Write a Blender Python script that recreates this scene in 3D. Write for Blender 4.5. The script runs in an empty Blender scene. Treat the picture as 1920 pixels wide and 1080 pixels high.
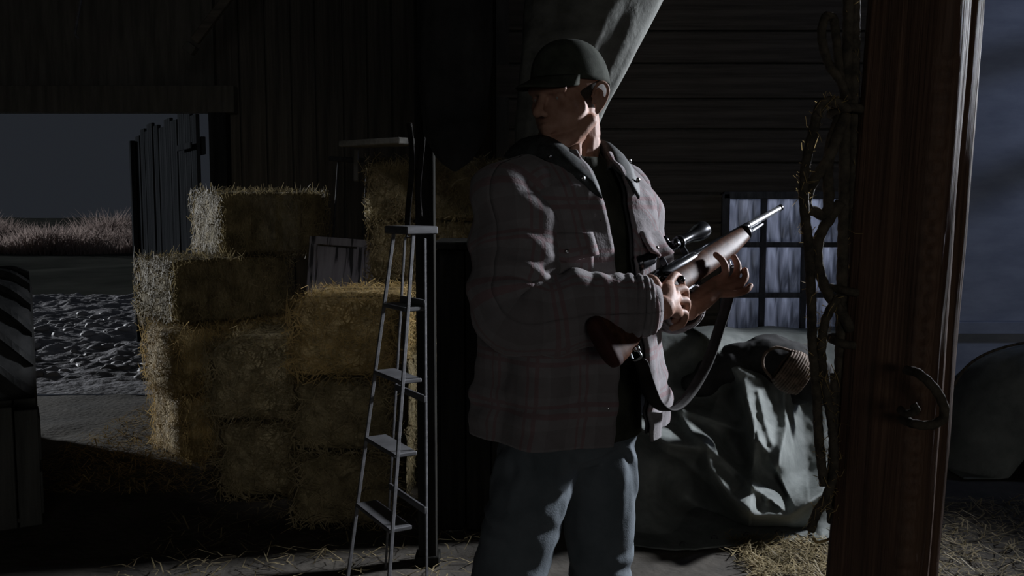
import bpy, bmesh, math, random
import numpy as np
from mathutils import Vector, Matrix, noise

R_ = math.radians
sc = bpy.context.scene
C = sc.collection
random.seed(11)

# ------------------------------------------------------------------ camera, world, lights, exposure
PITCH = R_(5.0); FPX = 1700.0; CAMZ = 1.45
cam = bpy.data.cameras.new('camera'); cam.sensor_width = 36.0; cam.lens = 36.0 * FPX / 1920.0
cam.clip_end = 400
co = bpy.data.objects.new('camera', cam); C.objects.link(co)
co.location = (0, 0, CAMZ); co.rotation_euler = (R_(90) - PITCH, 0, 0)
sc.camera = co

sc.view_settings.view_transform = 'Standard'; sc.view_settings.look = 'None'
sc.view_settings.gamma = 1.0; sc.view_settings.use_curve_mapping = False
sc.view_settings.exposure = 0.0

w = bpy.data.worlds.new('night_sky'); sc.world = w; w.use_nodes = True
nt = w.node_tree; bg = nt.nodes['Background']
bg.inputs['Color'].default_value = (0.70, 0.80, 1.0, 1); bg.inputs['Strength'].default_value = 0.0205

def look(o, target):
    d = Vector(target) - o.location
    o.rotation_euler = d.to_track_quat('-Z', 'Y').to_euler()

def sun(name, d, strength, color, angle):
    l = bpy.data.lights.new(name, 'SUN'); l.energy = strength; l.color = color; l.angle = R_(angle)
    o = bpy.data.objects.new(name, l); C.objects.link(o)
    o.rotation_euler = Vector(d).to_track_quat('-Z', 'Y').to_euler(); return o

def area(name, loc, target, sx, sy, power, color, spread=180):
    l = bpy.data.lights.new(name, 'AREA'); l.shape = 'RECTANGLE'; l.size = sx; l.size_y = sy
    l.energy = power; l.color = color; l.spread = R_(spread)
    o = bpy.data.objects.new(name, l); C.objects.link(o); o.location = loc; look(o, target); return o

# moon from the far left, entering through the big door
sun('moon_light', (0.88, -0.48, -0.165), 2.7, (0.93, 0.96, 1.0), 0.8)
# moonlight entering the open right bay: key on the man, the tarp and the hanging canvas
area('side_bay_light', (4.7, 5.0, 2.75), (0.6, 3.05, 1.25), 0.45, 0.45, 74, (0.88, 0.92, 1.0), 53)
area('bay_wall_light', (6.4, 5.0, 2.9), (4.0, 7.5, 2.0), 0.2, 0.3, 21, (0.50, 0.62, 1.0))
# light outside the small window
area('window_light', (2.3, 7.0, 1.7), (1.72, 5.8, 1.0), 0.9, 0.9, 46, (0.80, 0.86, 1.0))
# added soft fill far behind the camera, lifting the dark areas
area('front_fill_light', (3.4, -14.0, 2.5), (-0.3, 4.2, 1.2), 5.0, 2.6, 120, (1.0, 0.98, 0.93))
# added narrow overhead light on the ladder, the near bales and the painted door
area('overhead_fill_light', (-0.95, 2.7, 3.45), (-0.86, 4.6, 1.1), 0.3, 0.3, 0.8, (0.92, 0.93, 1.0), 34)

# ------------------------------------------------------------------ helpers
def at(px, py, Y):
    """photo pixel at depth Y -> point in the room"""
    u = (px - 960) / FPX; v = (540 - py) / FPX
    t = Y / (v * math.sin(PITCH) + math.cos(PITCH))
    return Vector((u * t, Y, CAMZ + t * (v * math.cos(PITCH) - math.sin(PITCH))))

def tag(o, label=None, cat=None, group=None, kind=None):
    if label: o['label'] = label
    if cat: o['category'] = cat
    if group: o['group'] = group
    if kind: o['kind'] = kind
    return o

def empty(name, loc=(0, 0, 0), rz=0.0):
    o = bpy.data.objects.new(name, None); C.objects.link(o)
    o.location = loc; o.rotation_euler = (0, 0, rz); o.empty_display_size = 0.1
    return o

def mesh_of(name, verts, faces, mat=None, smooth=False, uvs=None):
    me = bpy.data.meshes.new(name)
    me.from_pydata([tuple(v) for v in verts], [], [tuple(f) for f in faces])
    if uvs is not None:
        ul = me.uv_layers.new(name='UVMap')
        li = np.zeros(len(me.loops), dtype=np.int32); me.loops.foreach_get('vertex_index', li)
        ul.data.foreach_set('uv', np.asarray(uvs, dtype=np.float32)[li].ravel())
    if smooth:
        me.polygons.foreach_set('use_smooth', [True] * len(me.polygons))
    if mat: me.materials.append(mat)
    me.update()
    return me

def link(name, me, parent=None, loc=(0, 0, 0), rot=(0, 0, 0), scale=(1, 1, 1)):
    o = bpy.data.objects.new(name, me); C.objects.link(o)
    o.parent = parent; o.location = loc; o.rotation_euler = rot; o.scale = scale
    return o

def bm_mesh(name, bm, mat, smooth=False):
    me = bpy.data.meshes.new(name); bm.normal_update(); bm.to_mesh(me); bm.free()
    if smooth: me.polygons.foreach_set('use_smooth', [True] * len(me.polygons))
    if mat: me.materials.append(mat)
    return me

def bm_box(bm, c, s, rot=None, bevel=0.0):
    m = Matrix.Translation(Vector(c))
    if rot is not None: m = m @ rot
    m = m @ Matrix.Diagonal((s[0], s[1], s[2], 1))
    r = bmesh.ops.create_cube(bm, size=1.0, matrix=m)
    if bevel:
        es = list({e for v in r['verts'] for e in v.link_edges})
        bmesh.ops.bevel(bm, geom=es, offset=bevel, segments=1, affect='EDGES', profile=0.5)
    return r['verts']

def box(name, c, s, mat, parent=None, rot=None, bevel=0.004, warp=0.0):
    bm = bmesh.new(); bm_box(bm, (0, 0, 0), s, rot, bevel)
    if warp:
        for v in bm.verts:
            v.co += Vector((random.uniform(-1, 1), random.uniform(-1, 1), random.uniform(-1, 1))) * warp
    return link(name, bm_mesh(name, bm, mat), parent, c)

def beam(name, p0, p1, sx, sy, mat, parent=None, up=(0, 0, 1), bevel=0.005, origin=(0, 0, 0)):
    p0 = Vector(p0); p1 = Vector(p1); d = p1 - p0; L = d.length
    z = d.normalized(); u = Vector(up)
    if abs(z.dot(u)) > .97: u = Vector((0, 1, 0))
    x = u.cross(z).normalized(); y = z.cross(x)
    m = Matrix((x, y, z)).transposed().to_4x4()
    bm = bmesh.new(); bm_box(bm, (0, 0, 0), (sx, sy, L), None, bevel)
    bmesh.ops.transform(bm, matrix=m, verts=bm.verts)
    return link(name, bm_mesh(name, bm, mat), parent, (p0 + p1) / 2 - Vector(origin))

def frames(pts):
    pts = [Vector(p) for p in pts]; n = len(pts); T = []
    for i in range(n):
        T.append((pts[min(i + 1, n - 1)] - pts[max(i - 1, 0)]).normalized())
    a = Vector((0, 0, 1)) if abs(T[0].z) < .9 else Vector((0, 1, 0))
    N = [(a - T[0] * a.dot(T[0])).normalized()]
    for i in range(1, n):
        q = T[i - 1].rotation_difference(T[i]); v = q @ N[-1]
        N.append((v - T[i] * v.dot(T[i])).normalized())
    B = [T[i].cross(N[i]) for i in range(n)]
    return pts, T, N, B

def spline(pts, n):
    """Catmull-Rom through tuples of any length"""
    P = np.array([list(p) for p in pts], float); m = len(P)
    P = np.vstack([2 * P[0] - P[1], P, 2 * P[-1] - P[-2]])
    out = []
    for k in range(n):
        s = k / (n - 1) * (m - 1); i = min(int(s), m - 2); t = s - i
        a, b, c, d = P[i], P[i + 1], P[i + 2], P[i + 3]
        out.append(.5 * ((2 * b) + (c - a) * t + (2 * a - 5 * b + 4 * c - d) * t * t + (3 * b - a - 3 * c + d) * t ** 3))
    return out

def tube_data(pts, radii, seg=10, rfun=None, cap=True):
    pts, T, N, B = frames(pts); V = []; F = []; UV = []; s = 0.0
    for i, p in enumerate(pts):
        if i: s += (pts[i] - pts[i - 1]).length
        r = radii[i] if hasattr(radii, '__len__') else radii
        for j in range(seg):
            a = 2 * math.pi * j / seg
            rr = r if rfun is None else r * rfun(a, s, i)
            V.append(p + (N[i] * math.cos(a) + B[i] * math.sin(a)) * rr); UV.append((j / seg, s))
    for i in range(len(pts) - 1):
        for j in range(seg):
            k = (j + 1) % seg
            F.append((i * seg + j, i * seg + k, (i + 1) * seg + k, (i + 1) * seg + j))
    if cap:
        F.append(tuple(range(seg - 1, -1, -1))); b = (len(pts) - 1) * seg; F.append(tuple(b + j for j in range(seg)))
    return V, F, UV

def tube(name, pts, radii, mat, parent=None, seg=10, rfun=None, n=None):
    if n:
        if hasattr(radii, '__len__'):
            q = spline([tuple(p) + (r,) for p, r in zip(pts, radii)], n); pts = [x[:3] for x in q]; radii = [x[3] for x in q]
        else: pts = spline(pts, n)
    V, F, UV = tube_data(pts, radii, seg, rfun)
    return link(name, mesh_of(name, V, F, mat, True), parent)

def rope_mesh(name, pts, r, mat, pitch=None):
    L = sum((Vector(a) - Vector(b)).length for a, b in zip(pts, pts[1:])) * 1.1
    pitch = pitch or r * 7
    n = max(12, int(L / (r * 0.8)))
    q = spline(pts, n)
    V, F, UV = tube_data(q, r, 12, lambda a, s, i: 0.86 + 0.2 * abs(math.cos(1.5 * (a - 2 * math.pi * s / pitch))))
    return mesh_of(name, V, F, mat, True)

def rope(name, pts, r, mat, parent=None):
    return link(name, rope_mesh(name, pts, r, mat), parent)

def grid_mesh(name, P, mat, UV=None, thick=0.0, closed=False):
    """P: rows x cols x 3"""
    P = np.asarray(P, float); nr, nc = P.shape[:2]
    V = P.reshape(-1, 3); F = []
    cc = nc if closed else nc - 1
    for i in range(nr - 1):
        for j in range(cc):
            k = (j + 1) % nc
            F.append((i * nc + j, i * nc + k, (i + 1) * nc + k, (i + 1) * nc + j))
    uv = None if UV is None else np.asarray(UV, float).reshape(-1, 2)
    if thick:
        me0 = mesh_of('tmp', V, F)
        nrm = np.zeros(len(V) * 3, np.float32); me0.vertices.foreach_get('normal', nrm); nrm = nrm.reshape(-1, 3)
        bpy.data.meshes.remove(me0)
        n0 = len(V); V2 = V - nrm * thick
        F2 = [tuple(reversed([a + n0 for a in f])) for f in F]
        rim = []
        bd = []
        if not closed:
            bd += [((i + 1) * nc, i * nc) for i in range(nr - 1)] + [(i * nc + nc - 1, (i + 1) * nc + nc - 1) for i in range(nr - 1)]
        bd += [(j, (j + 1) % nc) for j in range(cc)] + [((nr - 1) * nc + (j + 1) % nc, (nr - 1) * nc + j) for j in range(cc)]
        for a, b in bd: rim.append((b, a, a + n0, b + n0))
        V = np.vstack([V, V2]); F = F + F2 + rim
        if uv is not None: uv = np.vstack([uv, uv])
    return mesh_of(name, V, F, mat, True, uv)

def fbm(x, y, z, f=1.0, o=3):
    p = Vector((x * f, y * f, z * f)); s = 0; a = 1
    for _ in range(o):
        s += a * noise.noise(p); p = p * 2.03; a *= .5
    return s

# solid-union modelling: overlapping closed shapes fused by a voxel remesh into one continuous skin
def add_sphere(bm, c, r, rot=None, sub=3):
    if not hasattr(r, '__len__'): r = (r, r, r)
    m = Matrix.Translation(Vector(c))
    if rot is not None: m = m @ rot.to_4x4()
    bmesh.ops.create_icosphere(bm, subdivisions=sub, radius=1.0, matrix=m @ Matrix.Diagonal((r[0], r[1], r[2], 1)))

def add_chain(bm, pts, radii, sub=2, n=None):
    if n:
        q = spline([tuple(p) + (r,) for p, r in zip(pts, radii)], n); pts = [x[:3] for x in q]; radii = [max(.001, x[3]) for x in q]
    pts = [Vector(p) for p in pts]
    for p, r in zip(pts, radii): add_sphere(bm, p, r, sub=sub)
    for i in range(len(pts) - 1):
        d = pts[i + 1] - pts[i]; L = d.length
        if L < 1e-5: continue
        m = Matrix.Translation((pts[i] + pts[i + 1]) / 2) @ d.to_track_quat('Z', 'Y').to_matrix().to_4x4()
        bmesh.ops.create_cone(bm, cap_ends=True, segments=16, radius1=radii[i], radius2=radii[i + 1], depth=L, matrix=m)

def fuse(name, bm, voxel, mat, smooth_it=4, fac=.5):
    me = bpy.data.meshes.new(name + '_raw'); bm.to_mesh(me); bm.free()
    o = bpy.data.objects.new(name + '_raw', me); C.objects.link(o)
    m = o.modifiers.new('r', 'REMESH'); m.mode = 'VOXEL'; m.voxel_size = voxel; m.use_smooth_shade = True
    if smooth_it:
        s = o.modifiers.new('s', 'SMOOTH'); s.factor = fac; s.iterations = smooth_it
    dg = bpy.context.evaluated_depsgraph_get()
    out = bpy.data.meshes.new_from_object(o.evaluated_get(dg))
    bpy.data.objects.remove(o); bpy.data.meshes.remove(me)
    out.name = name; out.materials.clear(); out.materials.append(mat)
    out.polygons.foreach_set('use_smooth', [True] * len(out.polygons))
    return out

def displace_mesh(me, fn):
    n = len(me.vertices); co_ = np.zeros(n * 3, np.float32); nr = np.zeros(n * 3, np.float32)
    me.vertices.foreach_get('co', co_); me.vertices.foreach_get('normal', nr)
    co_ = co_.reshape(-1, 3); nr = nr.reshape(-1, 3)
    d = np.array([fn(*c) for c in co_], np.float32)
    me.vertices.foreach_set('co', (co_ + nr * d[:, None]).ravel()); me.update()

# ------------------------------------------------------------------ materials
def mat_new(name):
    m = bpy.data.materials.new(name); m.use_nodes = True
    t = m.node_tree; b = t.nodes['Principled BSDF']
    return m, t, b

def ramp(t, pairs):
    r = t.nodes.new('ShaderNodeValToRGB'); e = r.color_ramp.elements
    while len(e) > 1: e.remove(e[-1])
    e[0].position = pairs[0][0]; e[0].color = tuple(pairs[0][1]) + (1,)
    for p, c in pairs[1:]:
        x = e.new(p); x.color = tuple(c) + (1,)
    return r

def mat_noise(name, c0, c1, scale=(6, 6, 6), rough=.8, detail=6, bump=.3, bump_scale=None, spec=.3, p0=.35, p1=.65, metal=0, coords='Object', bdist=.01, extra=None):
    m, t, b = mat_new(name)
    tc = t.nodes.new('ShaderNodeTexCoord'); mp = t.nodes.new('ShaderNodeMapping'); mp.inputs['Scale'].default_value = scale
    n = t.nodes.new('ShaderNodeTexNoise'); n.inputs['Scale'].default_value = 1.0; n.inputs['Detail'].default_value = detail; n.inputs['Roughness'].default_value = .62
    t.links.new(tc.outputs[coords], mp.inputs['Vector']); t.links.new(mp.outputs['Vector'], n.inputs['Vector'])
    r = ramp(t, [(p0, c0), (p1, c1)]); t.links.new(n.outputs['Fac'], r.inputs['Fac'])
    t.links.new(r.outputs['Color'], b.inputs['Base Color'])
    b.inputs['Roughness'].default_value = rough; b.inputs['Specular IOR Level'].default_value = spec; b.inputs['Metallic'].default_value = metal
    if bump:
        bp = t.nodes.new('ShaderNodeBump'); bp.inputs['Strength'].default_value = bump; bp.inputs['Distance'].default_value = bdist
        src = n
        if bump_scale:
            mp2 = t.nodes.new('ShaderNodeMapping'); mp2.inputs['Scale'].default_value = bump_scale
            n2 = t.nodes.new('ShaderNodeTexNoise'); n2.inputs['Scale'].default_value = 1.0; n2.inputs['Detail'].default_value = 5
            t.links.new(tc.outputs[coords], mp2.inputs['Vector']); t.links.new(mp2.outputs['Vector'], n2.inputs['Vector']); src = n2
        t.links.new(src.outputs['Fac'], bp.inputs['Height']); t.links.new(bp.outputs['Normal'], b.inputs['Normal'])
    return m

M = {}
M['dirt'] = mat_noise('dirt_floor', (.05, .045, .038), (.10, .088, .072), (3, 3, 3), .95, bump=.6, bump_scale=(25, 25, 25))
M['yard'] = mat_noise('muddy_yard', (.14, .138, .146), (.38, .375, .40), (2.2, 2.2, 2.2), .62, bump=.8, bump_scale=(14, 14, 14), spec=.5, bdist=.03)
M['field'] = mat_noise('night_field', (.03, .033, .03), (.075, .078, .07), (.25, .25, .25), 1.0, bump=.4, spec=0)
M['wallwood'] = mat_noise('dark_barn_board', (.06, .052, .044), (.13, .115, .098), (1.2, 30, 30), .85, bump=.5, bump_scale=(2, 70, 70))
M['wallwood_v'] = mat_noise('dark_upright_board', (.045, .042, .038), (.10, .092, .082), (30, 30, 1.2), .85, bump=.5, bump_scale=(70, 70, 2))
M['doorwood'] = mat_noise('weathered_door_plank', (.012, .0135, .015), (.030, .032, .035), (26, 26, 1.0), .95, spec=0, bump=.5, bump_scale=(70, 70, 2))
M['blackwood'] = mat_noise('near_black_timber', (.06, .058, .052), (.11, .105, .096), (20, 20, 2), .85, bump=.4)
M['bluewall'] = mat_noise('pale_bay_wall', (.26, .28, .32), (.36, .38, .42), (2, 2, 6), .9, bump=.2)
M['post'] = mat_noise('old_red_brown_timber', (.045, .024, .015), (.19, .108, .07), (34, 34, 1.1), .7, bump=.9, bump_scale=(90, 90, 1.6), spec=.35, p0=.3, p1=.7, bdist=.006)
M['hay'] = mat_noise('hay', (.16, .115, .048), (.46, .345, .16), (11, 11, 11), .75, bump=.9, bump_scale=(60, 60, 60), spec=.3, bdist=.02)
M['hay_dark'] = mat_noise('shaded_hay', (.12, .095, .05), (.33, .27, .15), (11, 11, 11), .8, bump=.9, bump_scale=(60, 60, 60), spec=.25, bdist=.02)  # darker hay copy; shade on the unlit bales put into its colour
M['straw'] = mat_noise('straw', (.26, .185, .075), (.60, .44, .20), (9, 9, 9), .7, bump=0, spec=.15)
M['straw_dark'] = mat_noise('shaded_straw', (.15, .12, .06), (.42, .34, .19), (9, 9, 9), .6, bump=0, spec=.35)  # darker straw copy; dimness of unlit floor and bales put into its colour
M['twine'] = mat_noise('twine', (.12, .09, .05), (.2, .16, .09), (40, 40, 40), .9, bump=0)
M['rope'] = mat_noise('hemp_rope', (.035, .03, .022), (.11, .09, .065), (40, 40, 40), .85, bump=.5, bump_scale=(220, 220, 220), bdist=.002)
M['tarp'] = mat_noise('grey_green_canvas', (.135, .148, .14), (.22, .235, .222), (7, 7, 7), .8, bump=.35, bump_scale=(60, 60, 60), spec=.2, bdist=.004)
M['canvas_dark'] = mat_noise('olive_canvas', (.06, .063, .055), (.15, .154, .14), (5, 5, 9), .85, bump=.5, bump_scale=(35, 35, 35), spec=.2, bdist=.006)
M['blackpost'] = mat_noise('black_post_timber', (.012, .012, .011), (.03, .029, .026), (20, 20, 2), 1.0, bump=.3, spec=0)
M['blackcloth'] = mat_noise('black_cloth', (.012, .012, .012), (.03, .03, .03), (8, 8, 8), .95, bump=.3)
M['rubber'] = mat_noise('tyre_rubber', (.016, .017, .017), (.04, .04, .039), (10, 10, 10), .75, bump=.3)
M['shelf'] = mat_noise('pale_shelf_board', (.16, .155, .135), (.26, .25, .22), (26, 26, 26), .85, bump=.3)
M['crate'] = mat_noise('grey_crate_board', (.035, .035, .031), (.08, .08, .072), (26, 26, 1.5), .85, bump=.4)
M['alu'] = mat_noise('worn_ladder_metal', (.07, .07, .073), (.125, .125, .13), (9, 9, 40), .55, bump=.1, spec=.5, metal=.35)
M['iron'] = mat_noise('dark_iron', (.03, .03, .033), (.07, .07, .075), (20, 20, 20), .7, bump=.2, metal=.3)
M['denim'] = mat_noise('worn_denim', (.085, .10, .112), (.14, .16, .178), (5, 5, 5), .9, bump=.4, bump_scale=(300, 300, 300), spec=.15, bdist=.002)
M['skin'] = mat_noise('skin', (.30, .155, .105), (.43, .25, .185), (30, 30, 30), .6, bump=.25, bump_scale=(160, 160, 160), spec=.2, bdist=.0015)
M['cap'] = mat_noise('olive_cap_cloth', (.032, .036, .028), (.062, .068, .055), (30, 30, 30), .9, bump=.3, bump_scale=(300, 300, 300), spec=.1, bdist=.001)
M['lining'] = mat_noise('black_quilted_lining', (.012, .012, .013), (.03, .03, .032), (12, 12, 12), .6, bump=.2, spec=.3)
M['shirt'] = mat_noise('dark_olive_shirt', (.02, .022, .016), (.045, .046, .034), (14, 14, 14), .9, bump=.3, spec=.1)
M['corduroy'] = mat_noise('dark_collar_cloth', (.02, .022, .022), (.05, .055, .055), (60, 60, 60), .7, bump=.4, spec=.3, bdist=.002)
M['snap'] = mat_noise('metal_snap', (.5, .5, .5), (.7, .7, .7), (10, 10, 10), .25, bump=0, metal=1)
M['gunmetal'] = mat_noise('blued_steel', (.035, .036, .04), (.06, .062, .07), (20, 20, 20), .22, bump=0, metal=.85)
M['steel'] = mat_noise('bright_barrel_steel', (.55, .56, .58), (.7, .7, .72), (20, 20, 20), .28, bump=0, metal=.9)
M['walnut'] = mat_noise('varnished_walnut', (.038, .015, .009), (.095, .044, .026), (50, 50, 50), .5, bump=.06, spec=.04)
M['pad'] = mat_noise('red_brown_rubber_pad', (.035, .010, .008), (.06, .018, .013), (30, 30, 30), .75, bump=.1)
M['leather'] = mat_noise('black_leather', (.010, .009, .008), (.022, .020, .018), (20, 20, 20), .85, bump=.2, spec=.15)
M['basket'] = mat_noise('brown_wicker', (.045, .032, .022), (.13, .09, .065), (40, 40, 40), .75, bump=.4)
M['eye'] = mat_noise('eye', (.3, .28, .26), (.4, .38, .36), (10, 10, 10), .2, bump=0)

def make_thin(m, amount):
    """thin stalks let some light through"""
    t = m.node_tree; b = t.nodes['Principled BSDF']; out = t.nodes['Material Output']
    tr = t.nodes.new('ShaderNodeBsdfTranslucent'); mx = t.nodes.new('ShaderNodeMixShader'); mx.inputs[0].default_value = amount
    src = b.inputs['Base Color'].links[0].from_socket; t.links.new(src, tr.inputs['Color'])
    t.links.new(b.outputs[0], mx.inputs[1]); t.links.new(tr.outputs[0], mx.inputs[2]); t.links.new(mx.outputs[0], out.inputs['Surface'])
for k in ('straw', 'straw_dark'): make_thin(M[k], .35)

def mat_peel(name):
    m, t, b = mat_new(name)
    tc = t.nodes.new('ShaderNodeTexCoord'); mp = t.nodes.new('ShaderNodeMapping'); mp.inputs['Scale'].default_value = (26, 26, 2.6)
    n = t.nodes.new('ShaderNodeTexNoise'); n.inputs['Scale'].default_value = 1; n.inputs['Detail'].default_value = 8
    t.links.new(tc.outputs['Object'], mp.inputs['Vector']); t.links.new(mp.outputs['Vector'], n.inputs['Vector'])
    r = ramp(t, [(.36, (.03, .03, .035)), (.42, (.30, .28, .31)), (.7, (.42, .40, .44))])
    t.links.new(n.outputs['Fac'], r.inputs['Fac']); t.links.new(r.outputs['Color'], b.inputs['Base Color'])
    b.inputs['Roughness'].default_value = .7
    return m
M['peel'] = mat_peel('peeling_lilac_white_paint')

def mat_pane(name):
    m, t, b = mat_new(name); t.nodes.remove(b); out = t.nodes['Material Output']
    tc = t.nodes.new('ShaderNodeTexCoord')
    mp = t.nodes.new('ShaderNodeMapping'); mp.inputs['Scale'].default_value = (24, 24, 3.2)
    n = t.nodes.new('ShaderNodeTexNoise'); n.inputs['Scale'].default_value = 1; n.inputs['Detail'].default_value = 6; n.inputs['Distortion'].default_value = .8
    t.links.new(tc.outputs['Object'], mp.inputs['Vector']); t.links.new(mp.outputs['Vector'], n.inputs['Vector'])
    r = ramp(t, [(.36, (.10, .105, .12)), (.50, (.22, .23, .26)), (.62, (.33, .34, .38)), (.74, (.46, .48, .53))])
    t.links.new(n.outputs['Fac'], r.inputs['Fac'])
    tr = t.nodes.new('ShaderNodeBsdfTranslucent'); t.links.new(r.outputs['Color'], tr.inputs['Color'])
    gl = t.nodes.new('ShaderNodeBsdfGlossy'); gl.inputs['Roughness'].default_value = .25; gl.inputs['Color'].default_value = (.5, .52, .55, 1)
    bp = t.nodes.new('ShaderNodeBump'); bp.inputs['Strength'].default_value = .6; bp.inputs['Distance'].default_value = .01
    t.links.new(n.outputs['Fac'], bp.inputs['Height']); t.links.new(bp.outputs['Normal'], gl.inputs['Normal']); t.links.new(bp.outputs['Normal'], tr.inputs['Normal'])
    mx = t.nodes.new('ShaderNodeMixShader'); mx.inputs['Fac'].default_value = .1
    t.links.new(tr.outputs[0], mx.inputs[1]); t.links.new(gl.outputs[0], mx.inputs[2]); t.links.new(mx.outputs[0], out.inputs['Surface'])
    return m
M['pane'] = mat_pane('grimy_window_pane')

def mat_plaid(name):
    """flannel: UV in metres; grey-brown ground, dark bands and thin red stripes"""
    m, t, b = mat_new(name)
    uv = t.nodes.new('ShaderNodeUVMap'); sp = t.nodes.new('ShaderNodeSeparateXYZ'); t.links.new(uv.outputs['UV'], sp.inputs[0])
    def math_(op, a, v):
        x = t.nodes.new('ShaderNodeMath'); x.operation = op
        t.links.new(a, x.inputs[0])
        if isinstance(v, float): x.inputs[1].default_value = v
        else: t.links.new(v, x.inputs[1])
        return x.outputs[0]
    def band(src, period, off, width):
        f = math_('FRACT', math_('ADD', math_('MULTIPLY', src, 1.0 / period), off), 0.0)
        return math_('LESS_THAN', f, width)
    U, Vv = sp.outputs['X'], sp.outputs['Y']
    P = .115
    dark = math_('ADD', band(U, P, 0.0, .38), band(Vv, P, 0.0, .38))
    red = math_('MAXIMUM', math_('MAXIMUM', band(U, P, .42, .07), band(Vv, P, .42, .09)), math_('MAXIMUM', band(U, P, .25, .05), band(Vv, P, .25, .08)))
    n = t.nodes.new('ShaderNodeTexNoise'); n.inputs['Scale'].default_value = 45; n.inputs['Detail'].default_value = 4
    tc = t.nodes.new('ShaderNodeTexCoord'); t.links.new(tc.outputs['Object'], n.inputs['Vector'])
    def mix(f, a, c):
        x = t.nodes.new('ShaderNodeMix'); x.data_type = 'RGBA'
        if isinstance(f, float): x.inputs[0].default_value = f
        else: t.links.new(f, x.inputs[0])
        for s, i in ((a, 6), (c, 7)):
            if isinstance(s, tuple): x.inputs[i].default_value = s + (1,)
            else: t.links.new(s, x.inputs[i])
        return x.outputs[2]
    d2 = math_('MULTIPLY', dark, .24)
    c = mix(d2, (.25, .235, .245), (.12, .10, .105))
    c = mix(math_('MULTIPLY', red, .45), c, (.22, .075, .085))
    c = mix(math_('MULTIPLY', n.outputs['Fac'], .5), c, (.11, .095, .09))
    t.links.new(c, b.inputs['Base Color'])
    b.inputs['Roughness'].default_value = .95; b.inputs['Specular IOR Level'].default_value = .1
    b.inputs['Sheen Weight'].default_value = .15
    bp = t.nodes.new('ShaderNodeBump'); bp.inputs['Strength'].default_value = .35; bp.inputs['Distance'].default_value = .003
    n2 = t.nodes.new('ShaderNodeTexNoise'); n2.inputs['Scale'].default_value = 180; t.links.new(tc.outputs['Object'], n2.inputs['Vector'])
    t.links.new(n2.outputs['Fac'], bp.inputs['Height']); t.links.new(bp.outputs['Normal'], b.inputs['Normal'])
    return m
M['plaid'] = mat_plaid('grey_red_flannel_plaid')

# ------------------------------------------------------------------ the setting
# floor
def ground(name, x0, x1, y0, y1, nx, ny, fn, mat):
    P = [[(x, y, fn(x, y)) for x in np.linspace(x0, x1, nx)] for y in np.linspace(y0, y1, ny)]
    me = grid_mesh(name, P, mat)
    return link(name, me)
def hfloor(x, y): return 0.012 * fbm(x, y, 0, 2.5) - .004
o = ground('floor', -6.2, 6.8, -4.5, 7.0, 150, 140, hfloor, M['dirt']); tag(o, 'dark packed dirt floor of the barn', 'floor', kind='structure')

def hyard(x, y):
    rut = .05 * math.sin(y * 2.6 + .6 * math.sin(x * 1.3))
    lump = .085 * max(0, fbm(x, y, 3, 1.7, 4)) + .03 * fbm(x, y, 9, 7.0, 3)
    k = min(1, max(0, (y - 7.0) / 1.0))
    return (rut * .5 + lump) * k + .004
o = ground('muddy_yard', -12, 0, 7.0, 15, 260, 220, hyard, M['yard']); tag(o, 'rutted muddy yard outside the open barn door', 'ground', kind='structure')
o = ground('field', -90, 20, 15, 140, 120, 120, lambda x, y: .25 * fbm(x, y, 0, .08) * min(1, (y - 15) / 6) + .01, M['field'])
tag(o, 'dark night field beyond the muddy yard', 'field', kind='structure')

# far dry grass at the field edge
def blades(n, xf, yf, hmin, hmax, wd, spread):
    V = []; F = []
    for i in range(n):
        y = yf(); x = xf(y); h = random.uniform(hmin, hmax) * max(.25, 1 + 1.3 * noise.noise(Vector((x * .55, y * .3, 0)))); a = random.uniform(0, math.pi)
        dx, dy = math.cos(a) * wd, math.sin(a) * wd
        lx, ly = random.gauss(0, spread) * h, random.gauss(0, spread) * h
        b = len(V)
        V += [(x - dx, y - dy, 0), (x + dx, y + dy, 0), (x + dx * .7 + lx * .4, y + dy * .7 + ly * .4, h * .6), (x - dx * .7 + lx * .4, y - dy * .7 + ly * .4, h * .6), (x + lx, y + ly, h)]
        F += [(b, b + 1, b + 2, b + 3), (b + 3, b + 2, b + 4)]
    return V, F
M['drygrass'] = mat_noise('pale_dry_grass', (.24, .19, .175), (.42, .34, .31), (.5, .5, .5), .9, bump=0); make_thin(M['drygrass'], .5)
V, F = blades(16000, lambda y: random.uniform(-.62, -.38) * y, lambda: random.uniform(28, 40), .3, .8, .022, .35)
o = link('dry_grass', mesh_of('dry_grass', V, F, M['drygrass'])); tag(o, 'strip of pale dry grass along the field edge', 'grass', kind='stuff')

# walls
def plank_wall_v(name, x0, x1, y, z0, z1, mat, label, wd=.2, backing=True):
    r = box(name, ((x0 + x1) / 2, y + .06, (z0 + z1) / 2), (x1 - x0, .04, z1 - z0), M['blackwood'], bevel=0)
    tag(r, label, 'wall', kind='structure')
    x = x0; n = 0
    while x < x1 - .02:
        wv = min(wd * random.uniform(.85, 1.15), x1 - x)
        b = box('plank', (x + wv / 2 - (x0 + x1) / 2, -.045 + random.uniform(-.004, .004), 0), (wv - .012, .03, z1 - z0), mat, r, bevel=.003); n += 1
        x += wv
    return r
plank_wall_v('wall_front', -2.28, -0.12, 7.06, 0, 3.6, M['wallwood_v'], 'dark upright plank wall beside the open doorway')
plank_wall_v('wall_front_far', -6.4, -5.65, 7.06, 0, 3.6, M['wallwood_v'], 'dark plank wall on the far side of the doorway')
o = box('wall_over_door', (-3.96, 7.07, 2.9), (3.4, .16, 1.42), M['blackwood'], bevel=0); tag(o, 'black boarded wall above the wide open doorway', 'wall', kind='structure')
o = box('trim_1', (-3.96, 6.94, 2.27), (3.75, .1, .2), M['blackwood']); tag(o, 'heavy dark lintel beam over the open doorway', 'beam', kind='structure')
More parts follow.
